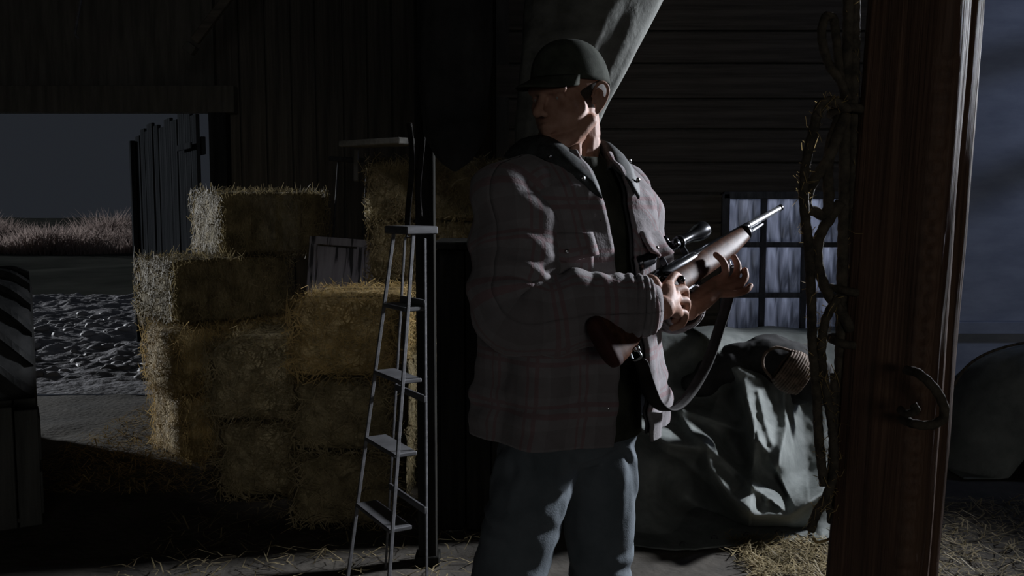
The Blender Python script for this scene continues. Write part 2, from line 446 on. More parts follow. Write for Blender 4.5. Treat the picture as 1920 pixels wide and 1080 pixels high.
o = box('trim_2', (-2.22, 6.96, 1.15), (.13, .12, 2.3), M['doorwood']); tag(o, 'upright door jamb between doorway and hay', 'door frame', kind='structure')
o = box('wall_left', (-6.35, 1.2, 1.8), (.1, 11.8, 3.6), M['blackwood'], bevel=0); tag(o, 'dark left side wall of the barn', 'wall', kind='structure')
o = box('wall_return', (-.06, 6.45, 1.8), (.08, 1.3, 3.6), M['blackwood'], bevel=0); tag(o, 'short dark return wall behind the tall hay stack', 'wall', kind='structure')
# window wall of horizontal boards
WY = 5.80; WX0, WX1, WZ0, WZ1 = 1.345, 2.14, .57, 1.545
bk = empty('wall_back', (1.3, WY, 0)); tag(bk, 'dark wall of wide horizontal boards around the small window', 'wall', kind='structure')
X0, X1 = -.1, 2.72
z = 0.0
def hboard(xa, xb, za, zb):
    if xb - xa < .02 or zb - za < .02: return
    box('board', ((xa + xb) / 2 - 1.3, .02 + random.uniform(-.006, .006), (za + zb) / 2), (xb - xa, .035, zb - za - .012), M['wallwood'], bk, bevel=.004)
rows = [0, .2, .39, .57, .77, .97, 1.16, 1.36, 1.545, 1.74, 1.95, 2.14, 2.36, 2.56, 2.78, 3.0, 3.2, 3.4, 3.6]
for a, b in zip(rows, rows[1:]):
    if a >= WZ0 - .001 and b <= WZ1 + .001:
        hboard(X0, WX0, a, b); hboard(WX1, X1, a, b)
    else: hboard(X0, X1, a, b)
bm = bmesh.new()
for (xa, xb, za, zb) in ((X0, WX0, 0, 3.6), (WX1, X1, 0, 3.6), (WX0, WX1, 0, WZ0), (WX0, WX1, WZ1, 3.6)):
    bm_box(bm, ((xa + xb) / 2 - 1.3, .065, (za + zb) / 2), (xb - xa, .03, zb - za))
link('sheathing', bm_mesh('sheathing', bm, M['blackwood']), bk)
# right bay
o = box('wall_bay', (4.6, 7.55, 1.8), (4.4, .1, 3.6), M['bluewall'], bevel=0); tag(o, 'blue lit back wall of the right bay beyond the timber post', 'wall', kind='structure')
wb = o
for (q0, q1) in (((4.75, 6.0, 2.62), (5.75, 6.45, 2.95)), ((4.75, 6.0, 2.12), (5.75, 6.45, 2.5))):
    beam('brace', q0, q1, .09, .09, M['blackwood'], wb, origin=wb.location)  # unseen beams added to throw shadow streaks on the bay wall
o = box('trim_3', (4.6, 7.46, .47), (4.4, .1, .10), M['bluewall']); tag(o, 'low horizontal rail along the blue bay wall', 'rail', kind='structure')
o = box('wall_bay_side', (2.69, 6.7, 1.8), (.06, 1.7, 3.6), M['blackwood'], bevel=0); tag(o, 'dark partition wall at the left of the right bay', 'wall', kind='structure')
o = box('wall_right', (6.85, 2.6, 1.8), (.1, 10, 3.6), M['blackwood'], bevel=0); tag(o, 'dark right side wall of the barn', 'wall', kind='structure')
o = box('shade_blocker', (2.62, 1.05, 1.8), (.08, 4.24, 3.6), M['blackwood'], bevel=0); tag(o, 'unseen blocker added at the near right to shade the timber post', 'wall', kind='structure')  # added out of view to keep the side light off the post
# ceiling with joists
cl = box('ceiling', (.25, 1.6, 3.65), (13.3, 12.2, .1), M['blackwood'], bevel=0); tag(cl, 'black loft ceiling of the barn', 'ceiling', kind='structure')
for i in range(9):
    box('joist', (0, -4.8 + i * 1.3, -.14), (13.2, .12, .2), M['blackwood'], cl)
# loft braces over the doorway
br = empty('diagonal_brace', at(400, 40, 6.2)); tag(br, 'dim diagonal timber brace high over the doorway', 'brace')
beam('timber', at(365, 78, 6.2), at(470, -60, 6.2), .05, .06, M['wallwood'], br, origin=br.location)
beam('end_block', at(362, 84, 6.2), at(352, 98, 6.2), .075, .075, M['blackwood'], br, origin=br.location)
hw = empty('loft_rod', at(147, 30, 6.0)); tag(hw, 'thin dim iron rod hanging high at the far left', 'rod')
beam('rod', at(140, 64, 6.0), at(162, -60, 6.0), .014, .014, M['alu'], hw, origin=hw.location, bevel=.002)
beam('hook', at(140, 64, 6.0), at(147, 72, 6.0), .014, .014, M['alu'], hw, origin=hw.location, bevel=.002)

# barn door leaf, swung outward
L0 = Vector((-2.46, 7.22, 0)); L1 = Vector((-3.92, 9.55, 0)); dv = (L1 - L0); DL = dv.length; dn = dv.normalized(); dang = math.atan2(dn.y, dn.x)
dr = empty('door_1', L0, dang); tag(dr, 'weathered plank barn door swung open outside', 'door', kind='structure')
x = 0.0; hs = [2.14, 2.14, 2.13, 2.17, 2.17, 2.12, 2.2, 2.15, 2.18, 2.2, 2.16]; i = 0
while x < DL - .05:
    wv = random.uniform(.2, .3); wv = min(wv, DL - x)
    h = 2.17 + .09 * (((i * 7) % 5) / 5 - .4)
    box('plank', (x + wv / 2, random.uniform(-.01, .01), .06 + h / 2), (wv - .025, .03, h), M['doorwood'], dr, bevel=.004); x += wv; i += 1
for zz in (.35, 1.15, 1.95): box('ledge', (DL / 2, -.035, zz), (DL - .06, .035, .14), M['doorwood'], dr)
box('edge_stile', (DL - .04, .045, 1.1), (.09, .05, 2.1), M['doorwood'], dr)
for zz in (.35, 1.95): box('strap_hinge', (.28, .06, zz), (.5, .012, .05), M['doorwood'], dr)

# window
wn = empty('window_1', ((WX0 + WX1) / 2, WY, (WZ0 + WZ1) / 2)); tag(wn, 'small grimy nine-pane window with blue night light behind', 'window', kind='structure')
ww, wh = WX1 - WX0, WZ1 - WZ0
M['frame'] = mat_noise('old_window_frame', (.06, .062, .07), (.13, .135, .15), (20, 20, 5), .8, bump=.3)
box('window_frame', (-ww / 2 + .015, .02, 0), (.05, .08, wh), M['frame'], wn); box('window_frame', (ww / 2 - .015, .02, 0), (.05, .08, wh), M['frame'], wn)
box('window_frame', (0, .02, wh / 2 - .01), (ww, .08, .045), M['frame'], wn); box('window_sill', (0, .0, -wh / 2 + .01), (ww + .06, .12, .05), M['frame'], wn)
for k in (1, 2):
    box('glazing_bar', (-ww / 2 + ww * k / 3, .02, 0), (.034, .045, wh - .04), M['frame'], wn)
    box('glazing_bar', (0, .018, -wh / 2 + wh * k / 3), (ww - .04, .04, .032), M['frame'], wn)
for i in range(3):
    for j in range(3):
        pw, ph = ww / 3, wh / 3
        n = 9; P = []
        for a in range(n):
            P.append([((b / (n - 1) - .5) * (pw - .02), .03 + .005 * fbm(b * .6 + i * 9, a * .25 + j * 5, 1), (a / (n - 1) - .5) * (ph - .02)) for b in range(n)])
        me = grid_mesh('pane', P, M['pane'], thick=.003)
        link('pane', me, wn, (-ww / 2 + pw * (i + .5), 0, -wh / 2 + ph * (j + .5)))

# ------------------------------------------------------------------ straw helpers
def strands(n, sampler, lmin, lmax, wd, bend=.25):
    """flat tapered stalks; sampler() -> point, direction, normal"""
    V = []; F = []
    for i in range(n):
        p, d, nn = sampler(); L = random.uniform(lmin, lmax)
        s = d.cross(nn)
        if s.length < 1e-4: continue
        s.normalize(); s *= wd * random.uniform(.6, 1.4) * .5
        k = nn * (L * random.uniform(-bend, bend)) + s.normalized() * (L * random.uniform(-bend, bend))
        a = p - d * L * .5; c = p + k; e = p + d * L * .5
        b = len(V)
        V += [a - s, a + s, c + s, c - s, e + s * .4, e - s * .4]
        F += [(b, b + 1, b + 2, b + 3), (b + 3, b + 2, b + 4, b + 5)]
    return V, F

def bale_meshes(seed, L=.95, W=.48, H=.36):
    random.seed(seed)
    bm = bmesh.new(); bmesh.ops.create_cube(bm, size=1.0)
    bmesh.ops.subdivide_edges(bm, edges=bm.edges, cuts=13, use_grid_fill=True)
    for v in bm.verts:
        c = v.co.copy(); q = Vector((c.x * 2, c.y * 2, c.z * 2))
        r = (abs(q.x) ** 9 + abs(q.y) ** 9 + abs(q.z) ** 9) ** (1 / 9); q = q / max(r, 1e-6) * max(abs(q.x), abs(q.y), abs(q.z))
        p = Vector((q.x * L / 2, q.y * W / 2, q.z * H / 2))
        groove = -.016 * sum(math.exp(-((p.x - gx) / .022) ** 2) for gx in (-.22, .22))
        d = .012 * fbm(p.x + seed, p.y, p.z, 7, 3) + .006 * fbm(p.x, p.y + seed, p.z, 26, 2) + groove
        if abs(q.z) > .97 and abs(q.y) < .9: pass
        v.co = p + q.normalized() * d
    body = bm_mesh('bale_body', bm, M['hay'], True)
    def smp():
        ax = random.choices((0, 1, 2), (W * H * 1.6, L * H * 1.3, L * W))[0]; sg = random.choice((-1, 1))
        p = Vector((random.uniform(-.5, .5) * L, random.uniform(-.5, .5) * W, random.uniform(-.5, .5) * H)); n = Vector((0, 0, 0))
        dims = (L, W, H); p[ax] = sg * dims[ax] / 2 * .995; n[ax] = sg
        t = Vector((random.gauss(0, 1), random.gauss(0, 1), random.gauss(0, 1.0)))
        if ax == 1: t.x *= .55; t.z *= 1.2
        t -= n * t.dot(n); t.normalize()
        out = random.choice((.03, .06, .1, .15, .5)) * random.random()
        d = (t + n * out * random.choice((1, -1))).normalized()
        return p + n * .006, d, n
    V, F = strands(3600, smp, .04, .15, .0042)
    straw = mesh_of('straw', V, F, M['straw'])
    # fluffy wisps along edges
    return body, straw
BALES = [bale_meshes(s) for s in (3, 17, 29)]
def twine_mesh(gx, L=.95, W=.48, H=.36):
    pts = []
    hw_, hh = W / 2 + .002, H / 2 + .002
    for a in np.linspace(0, 2 * math.pi, 33):
        c, s = math.cos(a), math.sin(a); k = (abs(c) ** 9 + abs(s) ** 9) ** (1 / 9)
        pts.append((gx + .004 * math.sin(3 * a), hw_ * c / k, hh * s / k))
    V, F, _ = tube_data(pts, .0035, 6, cap=False); return mesh_of('twine', V, F, M['twine'], True)
TW = [twine_mesh(-.22), twine_mesh(.22)]
def bale(c, rz, label, group, H=.36, L=.95, var=0, dark=False, W=.48):
    r = empty('hay_bale', c, rz); tag(r, label, 'hay bale', group)
    s = (L / .95, W / .48, H / .36)
    body, st = BALES[var % 3]
    a = link('bale_body', body, r, scale=s); b = link('loose_straw', st, r, scale=s); b['kind'] = 'stuff'
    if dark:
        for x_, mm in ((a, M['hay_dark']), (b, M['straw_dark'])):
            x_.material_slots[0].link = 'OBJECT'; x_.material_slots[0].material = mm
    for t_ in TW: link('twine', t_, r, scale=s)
    return r
G1 = 'hay bales stacked beside the doorway'
A_t = Vector((.75, .66, 0)); A_in = Vector((-.66, .75, 0))
def corner_bale(cx, cy, deg, z0, H, L, label, var, W=.48, dark=False):
    a = R_(deg); t = Vector((math.cos(a), math.sin(a), 0)); inn = Vector((-math.sin(a), math.cos(a), 0))
    c = Vector((cx, cy, 0)) + t * (L / 2) + inn * (W / 2); c.z = z0 + H / 2
    return bale(c, a, label, G1, H, L, var, dark, W)
corner_bale(-1.87, 5.05, 41, .0, .385, .82, 'bottom bale at the doorway corner, its left end lit bright by the moon', 0)
corner_bale(-1.885, 5.03, 43, .385, .385, .82, 'second bale up at the doorway corner, ragged left end lit gold', 1)
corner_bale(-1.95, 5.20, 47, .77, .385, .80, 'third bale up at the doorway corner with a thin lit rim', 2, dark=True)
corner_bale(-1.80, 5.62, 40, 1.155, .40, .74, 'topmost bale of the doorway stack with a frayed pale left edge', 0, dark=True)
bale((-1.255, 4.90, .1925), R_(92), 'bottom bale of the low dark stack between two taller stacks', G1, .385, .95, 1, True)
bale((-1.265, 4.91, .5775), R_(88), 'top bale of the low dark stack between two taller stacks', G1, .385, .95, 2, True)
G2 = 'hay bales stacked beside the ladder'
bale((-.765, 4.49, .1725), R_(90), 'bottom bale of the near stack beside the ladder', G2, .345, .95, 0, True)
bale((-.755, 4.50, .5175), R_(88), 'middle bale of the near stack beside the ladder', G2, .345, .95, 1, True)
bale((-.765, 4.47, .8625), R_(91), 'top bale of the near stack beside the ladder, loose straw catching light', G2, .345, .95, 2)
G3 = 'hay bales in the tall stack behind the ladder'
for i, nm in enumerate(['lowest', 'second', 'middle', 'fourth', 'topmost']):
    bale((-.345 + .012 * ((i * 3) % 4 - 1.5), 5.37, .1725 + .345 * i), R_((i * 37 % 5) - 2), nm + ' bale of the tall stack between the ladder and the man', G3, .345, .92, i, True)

# loose straw on floor
random.seed(5)
def floor_smp(x0, x1, y0, y1, f=None):
    def s():
        while True:
            x, y = random.uniform(x0, x1), random.uniform(y0, y1)
            if f is None or f(x, y): break
        a = random.uniform(0, math.pi * 2); d = Vector((math.cos(a), math.sin(a), random.uniform(-.03, .12))).normalized()
        return Vector((x, y, .012 + random.random() * .012)), d, Vector((0, 0, 1))
    return s
V, F = strands(2600, floor_smp(-2.7, -1.2, 4.5, 6.6, lambda x, y: random.random() < 1.2 - abs(x + 2.0)), .05, .18, .005)
o = link('straw_litter', mesh_of('straw_litter', V, F, M['straw'])); tag(o, 'loose straw scattered at the foot of the doorway hay stack', 'straw', kind='stuff')
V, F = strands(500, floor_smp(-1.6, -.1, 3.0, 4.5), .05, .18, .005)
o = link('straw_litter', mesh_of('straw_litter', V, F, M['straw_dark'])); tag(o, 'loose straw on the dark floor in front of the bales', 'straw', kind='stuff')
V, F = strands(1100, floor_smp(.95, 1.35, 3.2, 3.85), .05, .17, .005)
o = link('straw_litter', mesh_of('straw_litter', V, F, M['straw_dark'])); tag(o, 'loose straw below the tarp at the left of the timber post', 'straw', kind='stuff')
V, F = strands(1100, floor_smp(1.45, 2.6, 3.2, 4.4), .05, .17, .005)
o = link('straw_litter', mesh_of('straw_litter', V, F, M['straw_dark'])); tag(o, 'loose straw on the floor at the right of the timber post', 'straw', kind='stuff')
# mud clods in the yard
random.seed(8)
clods = []
for k in range(3):
    bm = bmesh.new(); bmesh.ops.create_icosphere(bm, subdivisions=2, radius=1)
    for v in bm.verts: v.co *= 1 + .35 * fbm(v.co.x + k * 5, v.co.y, v.co.z, 1.3)
    clods.append(bm)
V = []; F = []
cdat = [([v.co.copy() for v in b.verts], [[x.index for x in f.verts] for f in b.faces]) for b in clods]
for i in range(420):
    vs, fs = random.choice(cdat); x, y = random.uniform(-6, -2.2), random.uniform(7.6, 12.5); s = random.uniform(.02, .075)
    a = random.uniform(0, 6.28); b = len(V); zc = hyard(x, y)
    for v in vs: V.append((x + (v.x * math.cos(a) - v.y * math.sin(a)) * s * 1.3, y + (v.x * math.sin(a) + v.y * math.cos(a)) * s, zc + v.z * s * .6))
    F += [tuple(b + q for q in f) for f in fs]
o = link('mud_clods', mesh_of('mud_clods', V, F, M['yard'], True)); tag(o, 'wet clods of mud strewn over the yard', 'mud', kind='stuff')

# ------------------------------------------------------------------ old white door leaning behind the bales
pd = empty('painted_stall_door', (-1.08, 5.74, 0)); tag(pd, 'peeling lilac white panelled stall door behind the hay bales', 'stall door')
pd.rotation_euler = (R_(-3), R_(4.0), R_(-6))
box('panel', (-.13, .012, .62), (.27, .014, 1.16), M['peel'], pd, bevel=.001)
box('panel', (.19, .012, .62), (.27, .014, 1.16), M['peel'], pd, bevel=.001)
for xx, wv in ((-.285, .05), (.03, .055), (.335, .05)): box('stile', (xx, 0, .63), (wv, .036, 1.26), M['peel'], pd)
for zz, hv in ((1.235, .05), (.06, .1)): box('rail', (.025, -.004, zz), (.67, .034, hv), M['peel'], pd)
for xx in (-.16, .03, .22):
    tube('bar', [(xx, .0, 1.24), (xx, .0, 1.75)], .0065, M['iron'], pd, seg=8)
box('top_rail', (.03, 0, 1.76), (.5, .03, .03), M['iron'], pd)

# tall dark feed bin standing behind the man
fb = empty('feed_bin', (.02, 4.22, 0)); tag(fb, 'tall black boarded feed bin standing behind the man', 'feed bin')
for k in range(6): box('board', (-.285 + .114 * k, -.24, .64), (.108, .02, 1.26), M['blackpost'], fb)
for k in range(6): box('board', (-.285 + .114 * k, .24, .64), (.108, .02, 1.26), M['blackpost'], fb)
for k in range(4):
    for sx in (-.345, .345): box('side_board', (sx, -.175 + .117 * k, .64), (.02, .111, 1.26), M['blackpost'], fb)
box('lid', (0, 0, 1.29), (.74, .54, .03), M['blackpost'], fb)
for sx in (-.2, .2): box('hinge', (sx, .265, 1.28), (.06, .012, .05), M['iron'], fb)
# loft shelf board catching light
sb = empty('loft_shelf', at(720, 268, 5.0)); tag(sb, 'short pale-edged shelf board above the tall hay stack', 'shelf')
p0 = at(662, 271, 5.25); p1 = at(776, 265, 4.85)
beam('shelf_board', p0, p1, .2, .034, M['shelf'], sb, origin=sb.location)
beam('bracket', at(668, 274, 5.25), at(668, 340, 5.25), .03, .03, M['blackwood'], sb, origin=sb.location)

# ------------------------------------------------------------------ tractor tyre and crate, far left
ty = empty('tractor_tyre', (-2.86, 4.86, .575), R_(28)); tag(ty, 'big tractor tyre with chevron lugs standing at the left edge', 'tyre')
prof = [(-.20, .30), (-.235, .36), (-.245, .44), (-.225, .50), (-.17, .525), (0, .535), (.17, .525), (.225, .50), (.245, .44), (.235, .36), (.20, .30)]
ns = 72; P = []
for k in range(ns):
    a = 2 * math.pi * k / ns
    P.append([(x, r * math.cos(a), r * math.sin(a)) for x, r in prof])
P.append(P[0])
me = grid_mesh('carcass', P, M['rubber'], thick=-.02); link('carcass', me, ty)
lugs = 20
def lug_mesh(sg):
    V = []; F = []
    n = 8
    for i in range(n + 1):
        t = i / n; x = sg * (.0 + .235 * t); a = sg * 0 + .42 * t
        rb = .525 - .03 * max(0, t - .7) / .3 - .01; rt = rb + .05
        for (da, r) in ((-.05, rb), (-.035, rt), (.035, rt), (.05, rb)):
            V.append((x, r * math.cos(a + da), r * math.sin(a + da)))
    for i in range(n):
        for j in range(3): F.append((i * 4 + j, i * 4 + j + 1, (i + 1) * 4 + j + 1, (i + 1) * 4 + j))
    F += [(0, 1, 2, 3), (n * 4 + 3, n * 4 + 2, n * 4 + 1, n * 4)]
    return mesh_of('lug', V, F, M['rubber'])
LM = [lug_mesh(1), lug_mesh(-1)]
for k in range(lugs):
    for q, sg in enumerate((0, 1)):
        link('lug', LM[q], ty, rot=(2 * math.pi * (k + .5 * q) / lugs, 0, 0))
V = []; F = []
rimP = [(-.2, .30), (-.2, .27), (-.05, .25), (-.04, .06), (.04, .06), (.05, .25), (.2, .27), (.2, .30)]
P = []
for k in range(49):
    a = 2 * math.pi * k / 48; P.append([(x, r * math.cos(a), r * math.sin(a)) for x, r in rimP])
link('wheel_rim', grid_mesh('wheel_rim', P, M['iron'], thick=.006), ty)

cr = empty('board_crate', (-2.46, 4.08, 0), R_(29)); tag(cr, 'low crate of grey upright boards in front of the tractor tyre', 'crate')
for k in range(5): box('board', (-.2 + .102 * k, -.15, .27 + .01 * (k % 2)), (.094, .018, .54 + .02 * (k % 2)), M['crate'], cr)
for k in range(5): box('board', (-.2 + .102 * k, .13, .27), (.094, .018, .54), M['crate'], cr)
for k in range(2):
    for sx in (-.255, .255): box('side_board', (sx, -.01, .15 + .25 * k), (.018, .29, .2), M['crate'], cr)
box('bottom_board', (0, -.01, .03), (.5, .27, .02), M['crate'], cr)

# ------------------------------------------------------------------ thin roof post, ladder, hanging things
tp = empty('roof_post', (-.345, 3.62, 0)); tag(tp, 'thin black roof post behind the stepladder', 'post')
box('post_timber', (0, 0, 1.8), (.075, .075, 3.6), M['blackpost'], tp, warp=.004)
box('foot_block', (0, 0, .02), (.10, .10, .04), M['blackpost'], tp)
beam('knee_brace', (-.0, 0, 2.35), (-.45, 0, 2.95), .06, .06, M['blackpost'], tp)
# strap loop
st = empty('harness_strap', (-.385, 3.555, 1.78)); tag(st, 'dark leather harness strap looped on the thin roof post', 'strap')
for k, (dx, ln) in enumerate(((-.012, .42), (.03, .36))):
    P = []
    for q in range(24):
        t = q / 23; P.append([(dx + .010 * math.sin(t * 5 + k) + wv, -.012 - .004 * math.sin(t * 7), -ln * t) for wv in (-.011, 0, .011)])
    link('strap', grid_mesh('strap', np.array(P), M['leather'], thick=.004), st)
tube('buckle', [(-.026, -.02, -.40), (.004, -.02, -.40), (.004, -.02, -.44), (-.026, -.02, -.44), (-.026, -.02, -.40)], .004, M['iron'], st, seg=6)

ld = empty('stepladder', (-.55, 3.2, 0)); tag(ld, 'folded metal stepladder with flat treads leaning on the thin post', 'ladder')
lo = ld.location
def lp(px, py, Y): return at(px, py, Y) - lo
# climbing plane: base left, top right; width direction mostly away from the viewer
def ladder_pt(side, z):
    # side 0 = far-left rail, 1 = near-right rail
    f = z / 1.36
    a = Vector((-.645, 3.44, 0)) * (1 - f) + Vector((-.455, 3.50, 1.36)) * f
    b = Vector((-.445, 3.09, 0)) * (1 - f) + Vector((-.365, 3.36, 1.36)) * f
    p = a if side == 0 else b
    return Vector((p.x, p.y, z)) - lo
nrm = Vector((.84, .54, 0))
for s_ in (0, 1):
    beam('side_rail', ladder_pt(s_, 0.0), ladder_pt(s_, 1.36), .009, .014, M['alu'], ld, up=nrm, bevel=.002)
    o0 = nrm * .10
    beam('rear_leg', ladder_pt(s_, 0.0) + nrm * .16 + Vector((0, .02, 0)), ladder_pt(s_, 1.34) + nrm * .05, .007, .010, M['alu'], ld, up=nrm, bevel=.002)
for zz in (.30, .56, .82, 1.08):
    a = ladder_pt(0, zz); b = ladder_pt(1, zz)
    d = (b - a); L = d.length; ang = math.atan2(d.y, d.x)
    box('tread', (a + b) / 2 + nrm * .035 , (L - .012, .09, .016), M['alu'], ld, rot=Matrix.Rotation(ang, 4, 'Z'), bevel=.003)
for zz in (.35, .75, 1.1):
    f = zz / 1.34
    a = ladder_pt(0, zz) + nrm * (.16 - .11 * f); b = ladder_pt(1, zz) + nrm * (.16 - .11 * f)
    beam('rear_rung', a, b, .012, .025, M['alu'], ld, bevel=.002)
a = ladder_pt(0, 1.37); b = ladder_pt(1, 1.37); d = b - a
box('top_cap', (a + b) / 2 + nrm * .03, (d.length + .03, .13, .03), M['alu'], ld, rot=Matrix.Rotation(math.atan2(d.y, d.x), 4, 'Z'))

def hanging_bundle(name, label, cat, top, bot, prof, mat, sx=1.0, sy=.6, seed=0, nz=70, na=72):
    """cloth bundle lofted around an axis; prof (t, radius)"""
    top, bot = Vector(top), Vector(bot)
    ts = np.linspace(0, 1, nz); rs = np.interp(ts, [p[0] for p in prof], [p[1] for p in prof])
    r = empty(name, bot); tag(r, label, cat)
    P = []
    for t, rr in zip(ts, rs):
        c = top.lerp(bot, t); row = []
        for j in range(na):
            a = 2 * math.pi * j / na
            f = 1 + .10 * math.sin(a * 5 + seed + 2 * t) * (.3 + .7 * (1 - t)) + .10 * fbm(math.cos(a) * 1.5 + seed, math.sin(a) * 1.5, t * 4, 1.2)
            row.append((c.x + rr * f * sx * math.cos(a) - bot.x, c.y + rr * f * sy * math.sin(a) - bot.y, c.z - bot.z))
        P.append(row)
    link('cloth', grid_mesh('cloth', P[::-1], mat, closed=True), r)
    return r, top - bot
r, tt = hanging_bundle('hanging_canvas', 'olive canvas bundle hanging behind the head of the man', 'canvas', (.70, 3.34, 3.5), (.04, 3.30, 1.35),
    [(0, .10), (.2, .2), (.45, .27), (.61, .24), (.814, .15), (.94, .075), (1, .01)], M['canvas_dark'], 1.0, .95, 2)
rope_p = [tt + Vector((0, 0, .1)), tt + Vector((0, 0, -.04)), tt + Vector((.05, 0, -.1))]
link('tie_rope', rope_mesh('tie_rope', rope_p, .012, M['rope']), r)
r, tt = hanging_bundle('hanging_sack', 'black sack hanging from the loft above the hay stack', 'sack', (-.20, 3.22, 3.5), (-.20, 3.20, 1.58),
    [(0, .04), (.1, .08), (.3, .125), (.80, .13), (.93, .108), (.98, .06), (1, .006)], M['blackcloth'], 1.0, .8, 5)
link('tie_rope', rope_mesh('tie_rope', [tt + Vector((0, 0, .1)), tt + Vector((0, 0, -.05)), tt + Vector((.02, 0, -.12))], .01, M['rope']), r)

# ------------------------------------------------------------------ tarp-covered heap
def seg_d(p, a, b):
    ab = b - a; t = np.clip(((p - a) @ ab) / (ab @ ab), 0, 1)[:, None]
    q = a + ab * t; d = p - q
    return np.hypot(d[:, 0], d[:, 1]), d[:, 0], t[:, 0]
def ridge(P, pts, hgt, wl, wr):
    pts = [np.array(q, float) for q in pts]; best = np.full(len(P), 1e9); sd = np.zeros(len(P)); fade = np.zeros(len(P))
    for k in range(len(pts) - 1):
        ab = pts[k + 1] - pts[k]
        d, _, t = seg_d(P, pts[k], pts[k + 1])
        cross = ab[0] * (P[:, 1] - pts[k][1]) - ab[1] * (P[:, 0] - pts[k][0])
        m = d < best; best[m] = d[m]; sd[m] = np.sign(cross[m])
    wd = np.where(sd > 0, wl, wr)
    return hgt * np.exp(-(best / wd) ** 1.6)
nx_, ny_ = 190, 170
pxs = np.linspace(1130, 1600, nx_); pys = np.linspace(628, 1068, ny_)
GX, GY = np.meshgrid(pxs, pys); PP = np.stack([GX.ravel(), GY.ravel()], 1)
# base depth: heap top recedes, bottom edge comes forward
yy = (PP[:, 1] - 628) / 440
D = 4.75 - 1.05 * yy ** .8
D += .25 * ((PP[:, 0] - 1365) / 235) ** 2 * (1 - .4 * yy)
D -= ridge(PP, [(1272, 772), (1300, 812), (1345, 850), (1400, 902), (1440, 935)], .13, 9, 24)
D -= ridge(PP, [(1282, 768), (1330, 785), (1385, 808)], .09, 10, 15)
D -= ridge(PP, [(1190, 798), (1255, 832), (1325, 842), (1332, 876), (1370, 930), (1415, 968), (1480, 968), (1545, 922)], .26, 22, 30)
D -= ridge(PP, [(1414, 830), (1411, 900), (1408, 960)], .11, 24, 10)
D -= ridge(PP, [(1340, 655), (1395, 715), (1412, 790), (1440, 850)], .24, 26, 62)
D -= ridge(PP, [(1472, 724), (1476, 800), (1460, 872)], .15, 14, 12)
D -= ridge(PP, [(1400, 750), (1412, 800), (1430, 840)], .035, 7, 7)
D -= ridge(PP, [(1422, 735), (1434, 790), (1446, 830)], .035, 7, 7)
D -= ridge(PP, [(1385, 690), (1428, 712), (1446, 760)], .04, 9, 7)
D -= ridge(PP, [(1240, 845), (1280, 862), (1315, 895)], .05, 9, 9)
D += ridge(PP, [(1300, 750), (1350, 735), (1385, 790)], .10, 34, 30)
D += ridge(PP, [(1360, 830), (1390, 872)], .15, 26, 26)
D += ridge(PP, [(1500, 760), (1512, 880)], .14, 26, 30)
D += ridge(PP, [(1290, 935), (1370, 1005), (1460, 1016)], .34, 50, 50)
D -= ridge(PP, [(1440, 1036), (1500, 1030), (1540, 1008)], .10, 14, 14)
for k, (x_, y_) in enumerate(PP):
    D[k] += .018 * fbm(x_ / 60, y_ / 60, 2.2, 1.0, 4)
world = np.array([at(x_, y_, d_) for (x_, y_), d_ in zip(PP, D)]).reshape(ny_, nx_, 3)
tr = empty('tarp_heap', (1.0, 4.0, 0)); tag(tr, 'grey green canvas tarp draped in heavy folds over a heap', 'tarp')
wl = world - np.array([1.0, 4.0, 0]); 
wl[:, :, 2] = np.maximum(wl[:, :, 2], .012)
# run the cloth over the back of the heap down to the floor
back = []
for q in range(1, 16):
    t = q / 15; row = wl[0].copy(); row[:, 1] += .25 + .55 * t if q > 0 else 0; row[:, 2] = row[:, 2] * (1 - t ** 1.7) + .012
    row[:, 2] += .03 * np.sin(row[:, 0] * 17) * (t * (1 - t) * 4)
    back.append(row)
full = np.concatenate([np.array(back[::-1]), wl], 0)
link('canvas', grid_mesh('canvas', full[::-1], M['tarp'], thick=.006), tr)
# eyelets and cord along the lower hem
for k in range(5):
    p = wl[-8 - k % 2, 60 + 24 * k]
    link('eyelet', mesh_of('eyelet', *tube_data([Vector((.014 * math.cos(a), -.008, .014 * math.sin(a))) for a in np.linspace(0, 6.28, 13)], .004, 6, cap=False)[:2], M['iron'], True), tr, p)

# dark heap under window; left lumps also stand in for shade on the tarp
bm = bmesh.new(); random.seed(3)
for (px, py, Y, r) in ((1372, 676, 4.40, .10), (1400, 664, 4.42, .11), (1440, 660, 4.42, .13), (1478, 668, 4.40, .12), (1512, 690, 4.36, .11), (1540, 720, 4.32, .10), (1345, 690, 4.38, .09), (1315, 712, 4.36, .08), (1430, 690, 4.52, .16), (1480, 700, 4.50, .16)):
    add_sphere(bm, at(px, py + 8, Y), (r * 1.25, r, r * .8))
bm2 = bm
me = fuse('sack_heap', bm2, .012, M['blackcloth'], 8); displace_mesh(me, lambda x, y, z: .016 * fbm(x, y, z, 8))
o = link('sack_heap', me); tag(o, 'black sacking bunched on top of the tarp below the window', 'sacking')

